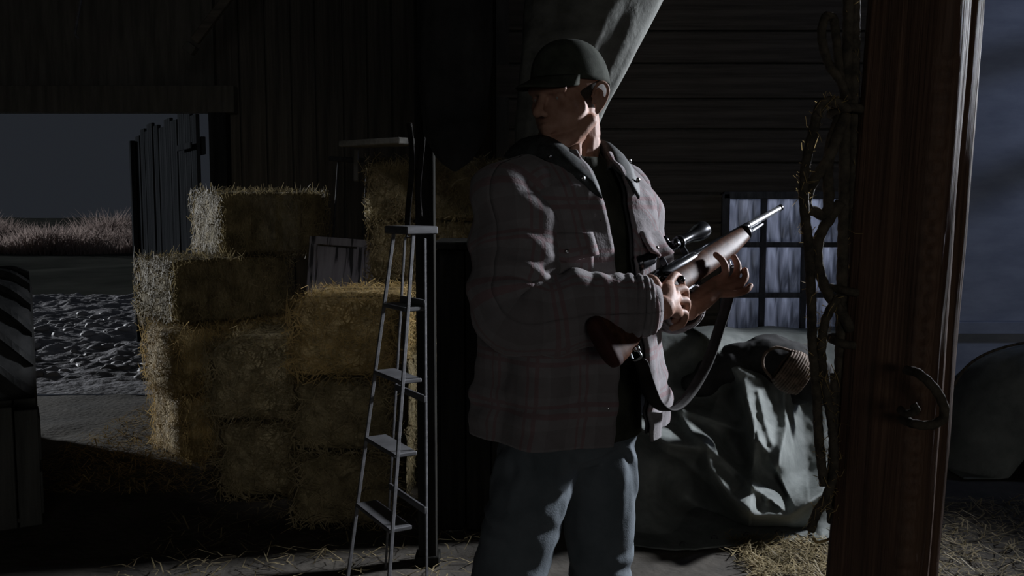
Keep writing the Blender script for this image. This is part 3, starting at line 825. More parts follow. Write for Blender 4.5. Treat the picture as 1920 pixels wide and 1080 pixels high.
# round brown basket by the ropes
bs = empty('wicker_basket', at(1487, 698, 4.08)); tag(bs, 'small brown wicker basket tipped over on top of the tarp heap', 'basket'); bs.scale = (1.35, 1.35, 1.35)
bs.rotation_euler = (R_(-20), R_(-55), R_(10))
for k in range(11):
    t = k / 10; rr = .055 + .016 * math.sin(t * math.pi * .9); zz = -.045 + .085 * t
    V, F, _ = tube_data([Vector((rr * math.cos(a), rr * math.sin(a) * .8, zz)) for a in np.linspace(0, 2 * math.pi, 31)], .0052, 6, cap=False)
    link('wicker_hoop', mesh_of('wicker_hoop', V, F, M['basket'], True), bs)
for k in range(12):
    a = 2 * math.pi * k / 12
    tube('stake', [((.055 + .016 * math.sin(t * math.pi * .9)) * math.cos(a), .8 * (.055 + .016 * math.sin(t * math.pi * .9)) * math.sin(a), -.048 + .092 * t) for t in (0, .25, .5, .75, 1)], .0045, M['basket'], bs, seg=6)
bm = bmesh.new(); bmesh.ops.create_cone(bm, cap_ends=True, segments=24, radius1=.054, radius2=.056, depth=.008, matrix=Matrix.Translation((0, 0, -.046)) @ Matrix.Diagonal((1, .8, 1, 1)))
link('base', bm_mesh('base', bm, M['basket']), bs)
tube('handle', [(-.058, 0, .04), (-.04, 0, .09), (0, 0, .11), (.04, 0, .09), (.058, 0, .04)], .005, M['basket'], bs, seg=8, n=20)

# right-bay covered heap
def bay_h(u, v): return 0
nx2, ny2 = 80, 60; P = []
for i in range(ny2):
    row = []
    for j in range(nx2):
        x = 2.42 + 1.35 * j / (nx2 - 1); y = 4.75 + .95 * i / (ny2 - 1)
        tx = (j / (nx2 - 1) - .5) * 2; ty_ = (i / (ny2 - 1) - .45) * 2
        rr = min(1, (abs(tx) ** 3 + abs(ty_) ** 3) ** (1 / 3))
        h = .62 * (1 - rr ** 4) + .1 * math.sin(tx * 2.2 + .8) * (1 - rr)
        h += .05 * fbm(x, y, 4, 3.2) * (1 - rr ** 3) + .05 * math.sin(x * 9 + y * 7) * (rr ** 2) * (1 - rr ** 6)
        row.append((x - 3.0, y - 5.2, max(h, .012)))
    P.append(row)
cv = empty('covered_heap', (3.0, 5.2, 0)); tag(cv, 'dim canvas covered heap at the right of the timber post', 'covered heap')
link('canvas', grid_mesh('canvas', P, M['tarp'], thick=.006), cv)
tube('tie_cord', [(-.58, -.1, .2), (-.4, -.12, .58), (0, -.14, .71), (.4, -.12, .63), (.66, -.1, .2)], .008, M['rope'], cv, seg=8, n=40)

# ------------------------------------------------------------------ heavy timber post with notches
def post_mesh():
    s = .168; ang = R_(-47); hgt = 3.58; nz = 420; seg = 16
    per = []
    for k in range(4):
        a0 = np.array([(-1, -1), (1, -1), (1, 1), (-1, 1)][k], float) * s / 2; a1 = np.array([(1, -1), (1, 1), (-1, 1), (-1, -1)][k], float) * s / 2
        for q in range(seg): per.append(a0 + (a1 - a0) * q / seg)
    P = []
    for i in range(nz):
        z = hgt * i / (nz - 1); row = []
        tap = 1.0 + .0 * z
        lean = .0
        for k, p in enumerate(per):
            x, y = p
            rr = max(abs(x), abs(y)) / (math.hypot(x, y) + 1e-9)
            q = np.array([x, y]); L = np.hypot(*q)
            # rounded arris
            m = (abs(x) ** 10 + abs(y) ** 10) ** .1
            q = q * (s / 2) / max(m, 1e-6) if m > s / 2 * .999 else q
            d = .0035 * fbm(x * 28 + 5, y * 28, z * 1.3, 1, 3) + .0022 * fbm(x * 120, y * 120, z * 3.0 + 7, 1, 2) + .006 * fbm(x * 6, y * 6, z * 1.7, 1, 2)
            # chipped notches down the near corner (corner at +x,-y)
            cd = math.hypot(x - s / 2, y + s / 2)
            if .62 < z < 1.75:
                ph = (z * 23.0 + .35 * noise.noise(Vector((z * 3, 0, 0)))) % 1.0
                d -= .016 * math.exp(-(cd / .02) ** 2) * max(0, math.sin(ph * math.pi)) ** 2 * (.5 + .6 * noise.noise(Vector((z * 9, 1, 2))) + .3)
            # long check (crack)
            ck = math.exp(-((x - s / 2 * .999) / .004) ** 2) * math.exp(-((y - .015 - .012 * math.sin(z * 2.1)) / .004) ** 2)
            d -= .012 * ck
            n_ = q / (np.hypot(*q) + 1e-9)
            q = (q + n_ * d) * tap
            c, sn = math.cos(ang), math.sin(ang)
            row.append((q[0] * c - q[1] * sn, q[0] * sn + q[1] * c, z))
        P.append(row)
    return grid_mesh('timber', P, M['post'], closed=True)
pst = empty('timber_post', (.748, 1.78, 0)); tag(pst, 'massive rough timber post with chipped notches in the foreground', 'post')
pst.rotation_euler = (0, R_(2.1), 0); pst.location.x -= .022
link('timber', post_mesh(), pst)
# a split-off strip down the left edge of the post
beam('split_strip', at(1578, 1120, 1.86), at(1612, 520, 1.86), .018, .02, M['post'], None).name = 'split_strip'
o = bpy.data.objects['split_strip']; o.name = 'wood_lath'; tag(o, 'narrow wooden lath standing along the left edge of the timber post', 'lath')

# rope loop on the post face
rl = empty('post_rope_loop', at(1700, 740, 1.62)); tag(rl, 'short frayed rope loop sticking out of the timber post', 'rope')
o0 = rl.location.copy()
def RP(l): return [at(*q) - o0 for q in l]
link('loop', rope_mesh('loop', RP([(1700, 694, 1.66), (1722, 700, 1.605), (1752, 728, 1.585), (1769, 760, 1.59), (1768, 785, 1.595), (1745, 797, 1.60), (1715, 795, 1.61), (1692, 786, 1.655)]), .0085, M['rope']), rl)
link('loop_end', rope_mesh('loop_end', RP([(1688, 768, 1.66), (1700, 776, 1.62), (1718, 770, 1.61), (1712, 758, 1.615)]), .007, M['rope']), rl)

# hanging rope tangle at left of the post
hr = empty('hanging_rope', at(1570, 520, 1.78)); tag(hr, 'tangle of dark hemp rope hanging in loops left of the timber post', 'rope')
o0 = hr.location.copy()
strs = [
    [(1592, -60, 1.80), (1590, 60, 1.8), (1585, 200, 1.79), (1582, 380, 1.78), (1578, 540, 1.78), (1574, 700, 1.79), (1566, 860, 1.79), (1560, 980, 1.79)],
    [(1604, -60, 1.81), (1602, 120, 1.8), (1600, 300, 1.79), (1597, 480, 1.79), (1592, 600, 1.79), (1584, 760, 1.8), (1572, 930, 1.80)],
    [(1548, 30, 1.78), (1541, 55, 1.77), (1543, 85, 1.77), (1556, 125, 1.78), (1575, 150, 1.78), (1592, 190, 1.78)],
    [(1548, 30, 1.78), (1562, 34, 1.79), (1568, 70, 1.79), (1574, 130, 1.79), (1584, 180, 1.79)],
    [(1592, 205, 1.76), (1560, 190, 1.75), (1538, 200, 1.75), (1526, 240, 1.75), (1514, 290, 1.75), (1507, 340, 1.75), (1509, 400, 1.75), (1517, 470, 1.75), (1521, 560, 1.75), (1523, 640, 1.76), (1530, 720, 1.76), (1536, 830, 1.77), (1545, 910, 1.77)],
    [(1586, 215, 1.765), (1572, 250, 1.76), (1552, 300, 1.76), (1522, 345, 1.76), (1512, 385, 1.77), (1530, 398, 1.77), (1548, 402, 1.765), (1554, 375, 1.76), (1552, 320, 1.76), (1560, 260, 1.77), (1580, 210, 1.775)],
    [(1576, 380, 1.77), (1556, 410, 1.765), (1538, 440, 1.765), (1532, 480, 1.765), (1540, 520, 1.77), (1555, 555, 1.77), (1580, 590, 1.77), (1596, 620, 1.77)],
    [(1570, 560, 1.76), (1548, 600, 1.755), (1540, 660, 1.755), (1548, 730, 1.76), (1560, 800, 1.76), (1563, 880, 1.76), (1550, 930, 1.77), (1530, 965, 1.77), (1520, 995, 1.775)],
    [(1563, 700, 1.79), (1562, 800, 1.78), (1556, 900, 1.78), (1551, 935, 1.78), (1556, 960, 1.78)],
]
for k, l in enumerate(strs):
    link('rope_strand', rope_mesh('rope_strand', RP(l), (.0105, .0105, .0085, .0085, .0095, .0105, .0105, .009, .007)[k], M['rope']), hr)
# lashing turns
for py in (200, 210, 545, 640):
    pts = []
    c = at(1585, py, 1.785) - o0
    for a in np.linspace(0, 2 * math.pi, 17): pts.append(c + Vector((.028 * math.cos(a), .024 * math.sin(a), .006 * math.sin(a + py))))
    link('lashing', rope_mesh('lashing', pts, .008, M['rope']), hr)
# frayed fibres
random.seed(21)
def fray():
    k = random.choice((4, 7, 8, 1)); l = strs[k]; i = random.randrange(len(l) - 1); t = random.random()
    q = [l[i][m] * (1 - t) + l[i + 1][m] * t for m in range(3)]
    p = at(*q) - o0 + Vector((random.gauss(0, .006), random.gauss(0, .006), 0))
    d = Vector((random.gauss(0, .6), random.gauss(0, .6), random.gauss(-.7, .6))).normalized()
    return p, d, Vector((0, -1, 0))
V, F = strands(420, fray, .015, .05, .0012)
o = link('frayed_fibre', mesh_of('frayed_fibre', V, F, M['straw']), hr); o['kind'] = 'stuff'
hk = empty('white_cord_end', at(1530, 1000, 1.8)); 
tag(hk, 'pale frayed cord end dangling low left of the timber post', 'cord'); o1 = hk.location.copy()
for l in ([(1552, 905, 1.8), (1546, 930, 1.79), (1530, 950, 1.79), (1520, 975, 1.79), (1517, 1000, 1.79)], [(1546, 925, 1.795), (1551, 945, 1.79), (1556, 960, 1.79)], [(1524, 1010, 1.79), (1532, 1016, 1.785), (1546, 1014, 1.79), (1556, 1010, 1.80)]):
    link('cord', rope_mesh('cord', [at(*q) - o1 for q in l], .0028, M['straw']), hk)

# ------------------------------------------------------------------ the man
BC = Vector((.145, 2.20, 0)); Fd = Vector((.64, -.768, 0)); Ld = Vector((.768, .64, 0)); Zd = Vector((0, 0, 1))
def TB(l, f, z): return BC + Ld * l + Fd * f + Zd * z
# rifle frame
RB = at(1112, 607, 1.88); RM = at(1470, 400, 2.72); RL = (RM - RB).length
rd = (RM - RB).normalized(); rw = Vector((-.6, 0, .8)); rw = (rw - rd * rw.dot(rd)).normalized(); rr_ = rd.cross(rw)
def RR(s, h, r): return RB + rd * s + rw * h + rr_ * r
def RH(s, h, r): return RR(s - .085, h, r)
def LH(s, h, r): return RR(s - .18, h, r)
# head frame
HC = Vector((.134, 2.205, 1.712)); hf = Vector((-.66, -.74, -.10)).normalized(); hl = Vector((.745, -.667, 0)).normalized(); hu = hl.cross(hf) * -1
if hu.z < 0: hu = -hu
def H(x, y, z): return HC + hl * x + hf * y + hu * z
HROT = Matrix((hl, hf, hu)).transposed()

SHR, ELR = Vector((.0, 2.06, 1.462)), Vector((.02, 1.955, 1.235)); WRR = RH(.262, -.045, .052)
SHL, ELL, WRL = Vector((.275, 2.345, 1.455)), Vector((.372, 2.52, 1.215)), LH(.575, -.085, -.03)

bm = bmesh.new()
# cranium and face
add_sphere(bm, H(0, -.018, .045), (.075, .098, .083), HROT, 4)
add_sphere(bm, H(0, .028, -.03), (.064, .064, .088), HROT, 4)
add_chain(bm, [H(.058, -.005, -.055), H(.045, .045, -.09), H(0, .078, -.104), H(-.045, .045, -.09), H(-.058, -.005, -.055)], [.018, .018, .021, .018, .018], n=9)
add_sphere(bm, H(0, .084, -.1), .02)
add_sphere(bm, H(0, .052, -.045), (.046, .040, .052), HROT, 4)
add_chain(bm, [H(-.045, .076, .022), H(0, .09, .02), H(.045, .076, .022)], [.012, .013, .012], n=5)
add_chain(bm, [H(0, .09, .014), H(0, .106, -.014), H(0, .118, -.03)], [.009, .0105, .0125], n=5)
for s_ in (-1, 1):
    add_sphere(bm, H(.013 * s_, .104, -.035), .0085); add_sphere(bm, H(.040 * s_, .050, -.018), (.024, .030, .024), HROT)
    add_sphere(bm, H(.032 * s_, .072, .002), (.017, .012, .012), HROT)
add_chain(bm, [H(-.024, .084, -.064), H(0, .095, -.062), H(.024, .084, -.064)], [.005, .0075, .005], n=5)
add_chain(bm, [H(-.02, .083, -.073), H(0, .093, -.075), H(.02, .083, -.073)], [.005, .0078, .005], n=5)
# ears
for s_ in (-1, 1):
    def E(y, z, out): return H(s_ * (.071 + out), y, z)
    add_sphere(bm, E(-.016, -.008, .006), (.007, .016, .026), HROT)
    hel = [E(.004, .0, .004), E(.002, .018, .012), E(-.010, .030, .017), E(-.025, .029, .022), E(-.034, .014, .024), E(-.031, -.006, .020), E(-.022, -.024, .014), E(-.012, -.034, .009)]
    add_chain(bm, hel, [.0035, .0042, .0045, .0045, .0045, .0042, .004, .0055], n=26)
    add_chain(bm, [E(-.012, .018, .011), E(-.022, .010, .015), E(-.021, -.008, .014), E(-.012, -.022, .010)], [.0028, .003, .003, .003], n=12)
    add_sphere(bm, E(.004, -.012, .007), (.004, .005, .008), HROT); add_sphere(bm, E(-.009, -.033, .007), (.0045, .0075, .009), HROT)
# neck and trunk
add_chain(bm, [H(0, -.025, -.045), H(0, -.028, -.11), TB(0, -.015, 1.50)], [.058, .056, .064], n=6)
add_chain(bm, [H(.05, -.02, -.05), H(.035, .03, -.12), TB(.02, .05, 1.50)], [.014, .014, .013], n=6)
add_sphere(bm, TB(0, .0, 1.40), (.165, .10, .15), Matrix((Ld, Fd, Zd)).transposed(), 3)
add_sphere(bm, TB(0, .0, 1.18), (.145, .095, .2), Matrix((Ld, Fd, Zd)).transposed(), 3)
add_sphere(bm, TB(0, .0, .95), (.15, .10, .14), Matrix((Ld, Fd, Zd)).transposed(), 3)
# arms
add_chain(bm, [TB(-.15, 0, 1.46), SHR, (SHR + ELR) / 2, ELR, ELR.lerp(WRR, .5), WRR], [.06, .058, .05, .043, .040, .029], n=14)
add_chain(bm, [TB(.15, 0, 1.46), SHL, (SHL + ELL) / 2, ELL, ELL.lerp(WRL, .5), WRL], [.06, .058, .05, .043, .040, .029], n=14)
# legs
HPR, KNR, FTR = TB(-.095, 0, .88), Vector((-.035, 2.05, .49)), Vector((-.085, 2.03, .09))
HPL, KNL, FTL = TB(.095, 0, .88), Vector((.225, 2.25, .49)), Vector((.205, 2.32, .09))
for a, b, c in ((HPR, KNR, FTR), (HPL, KNL, FTL)): add_chain(bm, [a, b, c], [.075, .052, .04])
# right hand: back of the hand towards the viewer, fingers closed on the stock wrist
add_chain(bm, [WRR, RH(.29, -.035, .052), RH(.315, -.02, .048), RH(.342, -.008, .046)], [.026, .024, .022, .013], n=7)
add_chain(bm, [WRR, RH(.29, -.05, .05), RH(.312, -.062, .043), RH(.33, -.075, .036)], [.026, .022, .019, .013], n=7)
add_chain(bm, [WRR, RH(.30, -.042, .052), RH(.335, -.04, .047)], [.025, .022, .016], n=5)
add_chain(bm, [RH(.342, -.006, .047), RH(.385, .002, .047), RH(.412, -.018, .036), RH(.422, -.038, .018)], [.0115, .0098, .0088, .0078], n=12)   # index
add_chain(bm, [RH(.345, -.028, .048), RH(.382, -.036, .050), RH(.385, -.062, .032), RH(.372, -.074, .006)], [.012, .0105, .0098, .0088], n=12)
add_chain(bm, [RH(.338, -.050, .046), RH(.370, -.062, .046), RH(.370, -.084, .026), RH(.358, -.088, .0)], [.0115, .0102, .0095, .0085], n=12)
add_chain(bm, [RH(.328, -.072, .038), RH(.354, -.086, .036), RH(.352, -.102, .016), RH(.342, -.100, -.006)], [.0105, .0092, .0085, .0076], n=12)
add_chain(bm, [RH(.285, -.015, .045), RH(.305, .014, .040), RH(.325, .026, .016), RH(.352, .022, -.012)], [.016, .0125, .0105, .009], n=12)  # thumb over the top
# left hand: palm under the fore-end, fingers opening up on the near side
add_chain(bm, [WRL, LH(.61, -.078, -.018), LH(.645, -.070, -.005), LH(.685, -.062, .004)], [.027, .024, .020, .013], n=7)
add_chain(bm, [WRL, LH(.605, -.088, -.01), LH(.635, -.088, .005), LH(.665, -.088, .014)], [.027, .022, .018, .012], n=7)
add_chain(bm, [LH(.688, -.060, .006), LH(.705, -.058, .034), LH(.708, -.030, .046), LH(.705, -.004, .040)], [.0115, .0102, .0092, .008], n=12)
add_chain(bm, [LH(.685, -.072, .010), LH(.722, -.078, .038), LH(.748, -.058, .052), LH(.757, -.032, .052)], [.0118, .0104, .0094, .0082], n=12)
add_chain(bm, [LH(.676, -.082, .012), LH(.712, -.096, .040), LH(.742, -.092, .056), LH(.760, -.074, .058)], [.0115, .010, .0092, .008], n=12)
add_chain(bm, [LH(.664, -.090, .012), LH(.694, -.112, .038), LH(.720, -.118, .054), LH(.740, -.114, .060)], [.0105, .009, .0082, .0072], n=12)
add_chain(bm, [LH(.60, -.07, -.03), LH(.625, -.045, -.045), LH(.655, -.015, -.042), LH(.678, .006, -.034)], [.017, .013, .0105, .009], n=12)
me = fuse('person', bm, .0024, M['skin'], 4, .5)
bm = bmesh.new(); bm.from_mesh(me)
sel = []
for v in bm.verts:
    q = v.co - HC; lx, fy, uz = q.dot(hl), q.dot(hf), q.dot(hu)
    if fy > .0 and abs(lx) < .066 and -.125 < uz < .06: sel.append(v)
for _ in range(9): bmesh.ops.smooth_vert(bm, verts=sel, factor=.5, use_axis_x=True, use_axis_y=True, use_axis_z=True)
bm.to_mesh(me); bm.free()
man = link('person', me); tag(man, 'man in plaid jacket, jeans and cap holding a scoped rifle across his body', 'person')
# eyes
for s_ in (-1, 1):
    bm = bmesh.new(); add_sphere(bm, H(.032 * s_, .0722, .002), .0115); link('eye', bm_mesh('eye', bm, M['eye'], True), man)

# jeans
bm = bmesh.new()
RB3 = Matrix((Ld, Fd, Zd)).transposed()
add_sphere(bm, TB(0, -.005, .93), (.185, .135, .12), RB3, 3)
add_chain(bm, [HPR, HPR.lerp(KNR, .45), KNR, KNR.lerp(FTR, .5), FTR], [.102, .094, .080, .078, .078], n=16)
add_chain(bm, [HPL, HPL.lerp(KNL, .45), KNL, KNL.lerp(FTL, .5), FTL], [.102, .094, .080, .078, .078], n=16)
me = fuse('jeans', bm, .008, M['denim'], 6)
def jf(x, y, z):
    k = math.exp(-((z - .82) / .09) ** 2) + math.exp(-((z - .49) / .09) ** 2) * .9 + .35
    return k * (.004 * math.sin(z * 62 + 9 * fbm(x, y, z, 4) + x * 25) + .006 * fbm(x, y, z, 9, 3))
displace_mesh(me, jf)
link('jeans', me, man)
# boots
for k, (c, a) in enumerate(((FTR, .25), (FTL, .9))):
    bm = bmesh.new(); d = Vector((math.sin(a), -math.cos(a), 0)); b0 = Vector((c.x, c.y, 0))
    add_chain(bm, [b0 + Vector((0, 0, .16)), b0 + Vector((0, 0, .07)), b0 + d * .08 + Vector((0, 0, .055)), b0 + d * .17 + Vector((0, 0, .045))], [.055, .05, .046, .042], n=8)
    bt = link('boot', fuse('boot', bm, .008, M['leather'], 3), man)

# shirt (closed shell under the jacket)
def torso_rows(prof, n):
    return spline(prof, n)
def sup(c, p=2.4):
    return math.copysign(abs(c) ** (2 / p), c)
P = []
for (z, a, b, off) in torso_rows([(.90, .185, .138, 0), (1.05, .18, .135, 0), (1.2, .185, .135, 0), (1.35, .195, .138, 0), (1.45, .185, .125, 0), (1.52, .13, .10, -.01), (1.57, .085, .078, -.01)], 50):
    P.append([TB(a * sup(math.cos(t)), off + b * sup(math.sin(t)) + .004 * fbm(t, z, 1, 6), z) for t in np.linspace(0, 2 * math.pi, 72, endpoint=False)])
link('shirt', grid_mesh('shirt', P, M['shirt'], closed=True, thick=.003), man)
P = []
for k, (z, a, b) in enumerate([(1.535, .100, .088), (1.56, .090, .080), (1.585, .080, .074), (1.60, .078, .074), (1.585, .086, .083), (1.56, .098, .097)]):
    P.append([TB(a * math.sin(t), -.012 + b * math.cos(t) + (.02 if abs(t) < .7 else 0) * k / 5, z - .03 * math.cos(t) - (.03 * k / 5 if abs(t) < .8 else 0)) for t in np.linspace(.32, 2 * math.pi - .32, 60)])
link('shirt_collar', grid_mesh('shirt_collar', P, M['shirt'], thick=.003), man)

# jacket: open shell
prof = [(.915, .240, .188, 0), (.98, .240, .188, 0), (1.08, .232, .182, 0), (1.2, .230, .176, 0), (1.32, .236, .172, 0), (1.42, .232, .160, 0), (1.49, .212, .142, -.004), (1.54, .172, .120, -.012), (1.56, .132, .104, -.018), (1.582, .100, .092, -.02)]
NR, NC = 130, 150
rows = spline(prof, NR); P = []; UV = []
for i, (z, a, b, off) in enumerate(rows):
    row = []; uvr = []
    # front gap: lateral positions of the two front edges (viewer's left panel edge is negative)
    gl = np.interp(z, [.915, 1.05, 1.2, 1.35, 1.48, 1.60], [-.058, -.040, -.030, -.036, -.050, -.050])
    gr = np.interp(z, [.915, 1.05, 1.2, 1.35, 1.48, 1.60], [.034, .022, .026, .034, .045, .050])
    def ang(l):  # angle whose lateral position is l on the front half
        c = math.copysign((abs(l) / a) ** 1.2, l); return math.acos(max(-1, min(1, c)))
    t0 = ang(gr); t1 = ang(gl)        # t: 0 = left side, pi/2 = front
    ts = np.linspace(t1, t0 + 2 * math.pi, NC)
    arc = 0; prev = None
    for t in ts:
        l = a * sup(math.cos(t)); f = off + b * sup(math.sin(t))
        p = TB(l, f, z)
        if prev is not None: arc += (Vector((p.x, p.y, 0)) - Vector((prev.x, prev.y, 0))).length
        prev = p
        n = (Ld * (l / a / a) + Fd * ((f - off) / b / b)).normalized()
        h = .010 * fbm(p.x, p.y, z * .6, 9, 3) + .004 * fbm(p.x, p.y, z, 24, 2)
        # soft vertical drapes below the chest, bunched waist
        lowk = max(0, min(1, (1.3 - z) / .3))
        h += lowk * .012 * math.sin(t * 6 + 1.5 * math.sin(z * 5)) + .006 * math.exp(-((z - 1.0) / .05) ** 2) * math.sin(z * 90 + 3 * t)
        # near edges of front panels swing out
        h += .012 * math.exp(-((t - ts[0]) / .25) ** 2) * lowk + .03 * math.exp(-((t - ts[-1]) / .35) ** 2) * lowk
        if z > 1.5: h *= .4
        row.append(p + n * h); uvr.append((arc, z))
    P.append(row); UV.append(uvr)
PJ = np.array([[tuple(q) for q in r] for r in P])
jk = link('jacket', grid_mesh('jacket', PJ, M['plaid'], UV, thick=.007), man)
jk['label'] = 'grey and red plaid flannel jacket worn open'
# dark facing strips just inside the front edges
for nm, sl in (('facing', slice(0, 9)), ('facing', slice(NC - 9, NC))):
    Q = PJ[4:110, sl].copy(); 
    inn = np.array([tuple(BC)]) ; v = Q - np.array([BC.x, BC.y, 0]); v[:, :, 2] = 0
    nn = v / np.linalg.norm(v, axis=2, keepdims=True); Q = Q - nn * .012
    link('facing', grid_mesh('facing', Q, M['lining'], thick=.004), jk)

def sleeve(sh, el, wr, base, parent, seed, wr_r=.054):
    mid = sh.lerp(el, .5); fm = el.lerp(wr, .5)
    ctrl = [tuple(base) + (.090,), tuple(sh) + (.093,), tuple(mid) + (.094,), tuple(el + (el - (sh + wr) / 2).normalized() * .012) + (.090,), tuple(fm) + (.076,), tuple(el.lerp(wr, .86)) + (.064,), tuple(wr) + (wr_r,)]
    n = 110; q = spline(ctrl, n); pts, T, N, B = frames([x[:3] for x in q]); seg = 64
    P = []; UV = []; s = 0
    for i in range(n):
        if i: s += (pts[i] - pts[i - 1]).length
        f = i / (n - 1); row = []; uvr = []
        for j in range(seg + 1):
            a = 2 * math.pi * j / seg; dirv = N[i] * math.cos(a) + B[i] * math.sin(a); p = pts[i] + dirv * q[i][3]
            elb = math.exp(-((f - .5) / .16) ** 2); cf = math.exp(-((f - .9) / .12) ** 2)
            inner = .5 + .5 * dirv.dot((((sh + wr) / 2) - el).normalized())
            wv = 0
            wv += elb * (.3 + .9 * inner) * .011 * math.sin(f * 85 + 2.2 * math.sin(a + seed) + 3 * fbm(p.x, p.y, p.z, 6))
            wv += cf * .006 * math.sin(f * 120 + 2.5 * math.sin(a * 1.0 + 1 + seed))
            wv += .009 * fbm(p.x, p.y, p.z, 10, 3) + .008 * math.sin(f * 40 + 2 * a + seed) * math.exp(-((f - .2) / .2) ** 2)
            row.append(p + dirv * wv); uvr.append((a / (2 * math.pi) * .5, s))
        P.append(row); UV.append(uvr)
    PA = np.array([[tuple(v) for v in r] for r in P])
    sl = link('sleeve', grid_mesh('sleeve', PA[:, ::-1], M['plaid'], np.array(UV)[:, ::-1], thick=.005), parent)
    # cuff band
    t = T[-1]; Q = []
    for k, (off, dr) in enumerate(((-.055, .007), (-.03, .006), (0, .004), (.012, .002))):
        c = pts[-1] + t * off; Q.append([tuple(c + (N[-1] * math.cos(a) + B[-1] * math.sin(a)) * (wr_r + dr - .004 * k)) for a in np.linspace(0, 2 * math.pi, 49)])
    cu = link('cuff', grid_mesh('cuff', np.array(Q)[:, ::-1], M['plaid'], [[(a * .055, -off) for a in np.linspace(0, 6.28, 49)] for off in (0, .02, .05, .06)], thick=.004), parent)
    return pts[-1], N[-1], B[-1], t
cR = ELR + (WRR - ELR) * .93
c0, n0, b0, t0 = sleeve(SHR, ELR, cR, TB(-.125, .0, 1.475), jk, 0)
sleeve(SHL, ELL, ELL + (WRL - ELL) * .9, TB(.125, .0, 1.475), jk, 3)
def snap(p, n, r=.0065, parent=None):
    m = Matrix.Translation(Vector(p)) @ Vector(n).to_track_quat('Z', 'Y').to_matrix().to_4x4()
    bm = bmesh.new(); bmesh.ops.create_uvsphere(bm, u_segments=14, v_segments=8, radius=r, matrix=m @ Matrix.Diagonal((1, 1, .5, 1)))
    return link('snap_button', bm_mesh('snap_button', bm, M['snap'], True), parent)
vw = Vector((-.1, -.8, -.62)).normalized()
for off in (-.036, -.012):
    dirv = (vw - t0 * vw.dot(t0)).normalized(); snap(c0 + t0 * off + dirv * .0595, dirv, .006, jk)

# collar: stand and fall, dark cloth
Q = []; nt_ = 70
sec = [(.084, 1.572, 0), (.087, 1.598, .002), (.096, 1.612, .006), (.116, 1.606, .012), (.140, 1.588, .02), (.158, 1.566, .03)]
for k, (rad, z, fo) in enumerate(sec):
    row = []
    for t in np.linspace(.38, 2 * math.pi - .38, nt_):
        front = max(0, math.cos(t)) ** 3
        drop = front * (.055 + .062 * k / 5)
        row.append(TB(rad * math.sin(t) * (1 + .05 * front), -.02 + (rad * .93) * math.cos(t) + front * (.028 + .030 * k / 5), z - drop + .010 * (1 - front)))
    Q.append(row)
clr = link('collar', grid_mesh('collar', np.array([[tuple(q) for q in r] for r in Q])[:, ::-1], M['corduroy'], thick=.005), jk); clr['label'] = 'dark folded jacket collar'
for idx in (3, nt_ - 4):
    p = Q[5][idx] + Fd * .006 - (Q[5][idx] - Q[4][idx]) * .35; snap(p, Fd, .0065, jk)
    p = Q[5][idx + (5 if idx < 10 else -5)] - (Q[5][idx] - Q[4][idx]) * .3 + Fd * .006; snap(p, Fd, .0045, jk)

# chest pocket flaps (curling outward) and pockets
def patch(name, z0, z1, j0, j1, lift, mat, parent, curl=0.0):
    i0 = min(range(NR), key=lambda i: abs(rows[i][0] - z0)); i1 = min(range(NR), key=lambda i: abs(rows[i][0] - z1))
    a, b = sorted((i0, i1)); Q = PJ[a:b + 1, j0:j1 + 1].copy(); v = Q - np.array([BC.x, BC.y, 0]); v[:, :, 2] = 0
    nn = v / np.linalg.norm(v, axis=2, keepdims=True); m = Q.shape[0]; w_ = Q.shape[1]
    k = 1 - np.arange(m) / (m - 1); kk = (lift + curl * k ** 2)[:, None, None] * (1 + .35 * np.sin(np.linspace(0, 9, w_)))[None, :, None] if curl else lift
    Q = Q + nn * kk
    uv = np.array(UV)[a:b + 1, j0:j1 + 1]
    # v-shaped lower edge
    if curl:
        e = np.abs(np.linspace(-1, 1, w_)); Q[:, :, 2] += (.016 * e * k[:, None])
    return link(name, grid_mesh(name, Q, M['plaid'], uv, thick=.004), parent), Q
patch('pocket', 1.20, 1.36, 138, 148, .006, M['plaid'], jk)
fl, Qf = patch('pocket_flap', 1.335, 1.395, 136, 148, .008, M['plaid'], jk, .022)
snap(Qf[2, 6] + np.array([.002, -.006, .01]), (.3, -.9, 0), .005, fl)
patch('pocket', 1.20, 1.36, 6, 20, .006, M['plaid'], jk)
fl, Qf = patch('pocket_flap', 1.335, 1.40, 5, 21, .008, M['plaid'], jk, .010)
snap(Qf[2, 8] + np.array([.002, -.006, .01]), (.3, -.9, 0), .005, fl)
for z in (1.0, 1.1, 1.24, 1.42):
    i = min(range(NR), key=lambda q: abs(rows[q][0] - z)); p = PJ[i, 2]; snap(Vector(p) + Fd * .004, Fd, .006, jk)

# cap
P = []
for k in range(16):
    ph = k / 15 * math.pi / 2; row = []
    for j in range(56):
        t = 2 * math.pi * j / 56
        r = math.cos(ph) ** .8
        seam = 1 - .008 * math.exp(-(((t * 6 / (2 * math.pi)) % 1 - .5) / .04) ** 2)
        row.append(tuple(H(.083 * r * math.sin(t) * seam, -.014 + .106 * r * math.cos(t) * seam, .036 - .012 * math.cos(t) * (1 - k / 15) * -1 + .100 * math.sin(ph))))
    P.append(row)
cp = link('cap', grid_mesh('cap', P, M['cap'], closed=True, thick=-.003), man); cp['label'] = 'olive peaked cap'
P = []
for k in range(10):
    e = k / 9; row = []
    for j in range(25):
        t = R_(-58 + 116 * j / 24)
        row.append(tuple(H(.083 * math.sin(t) * (1 + .05 * e), -.014 + .106 * math.cos(t) + e * .075 * math.cos(t * 1.42), .05 - .022 * e - .018 * (math.sin(t) ** 2) * (.3 + e) * max(0, math.cos(t * 1.42)))))
    P.append(row)
link('brim', grid_mesh('brim', P, M['cap'], thick=.004), cp)
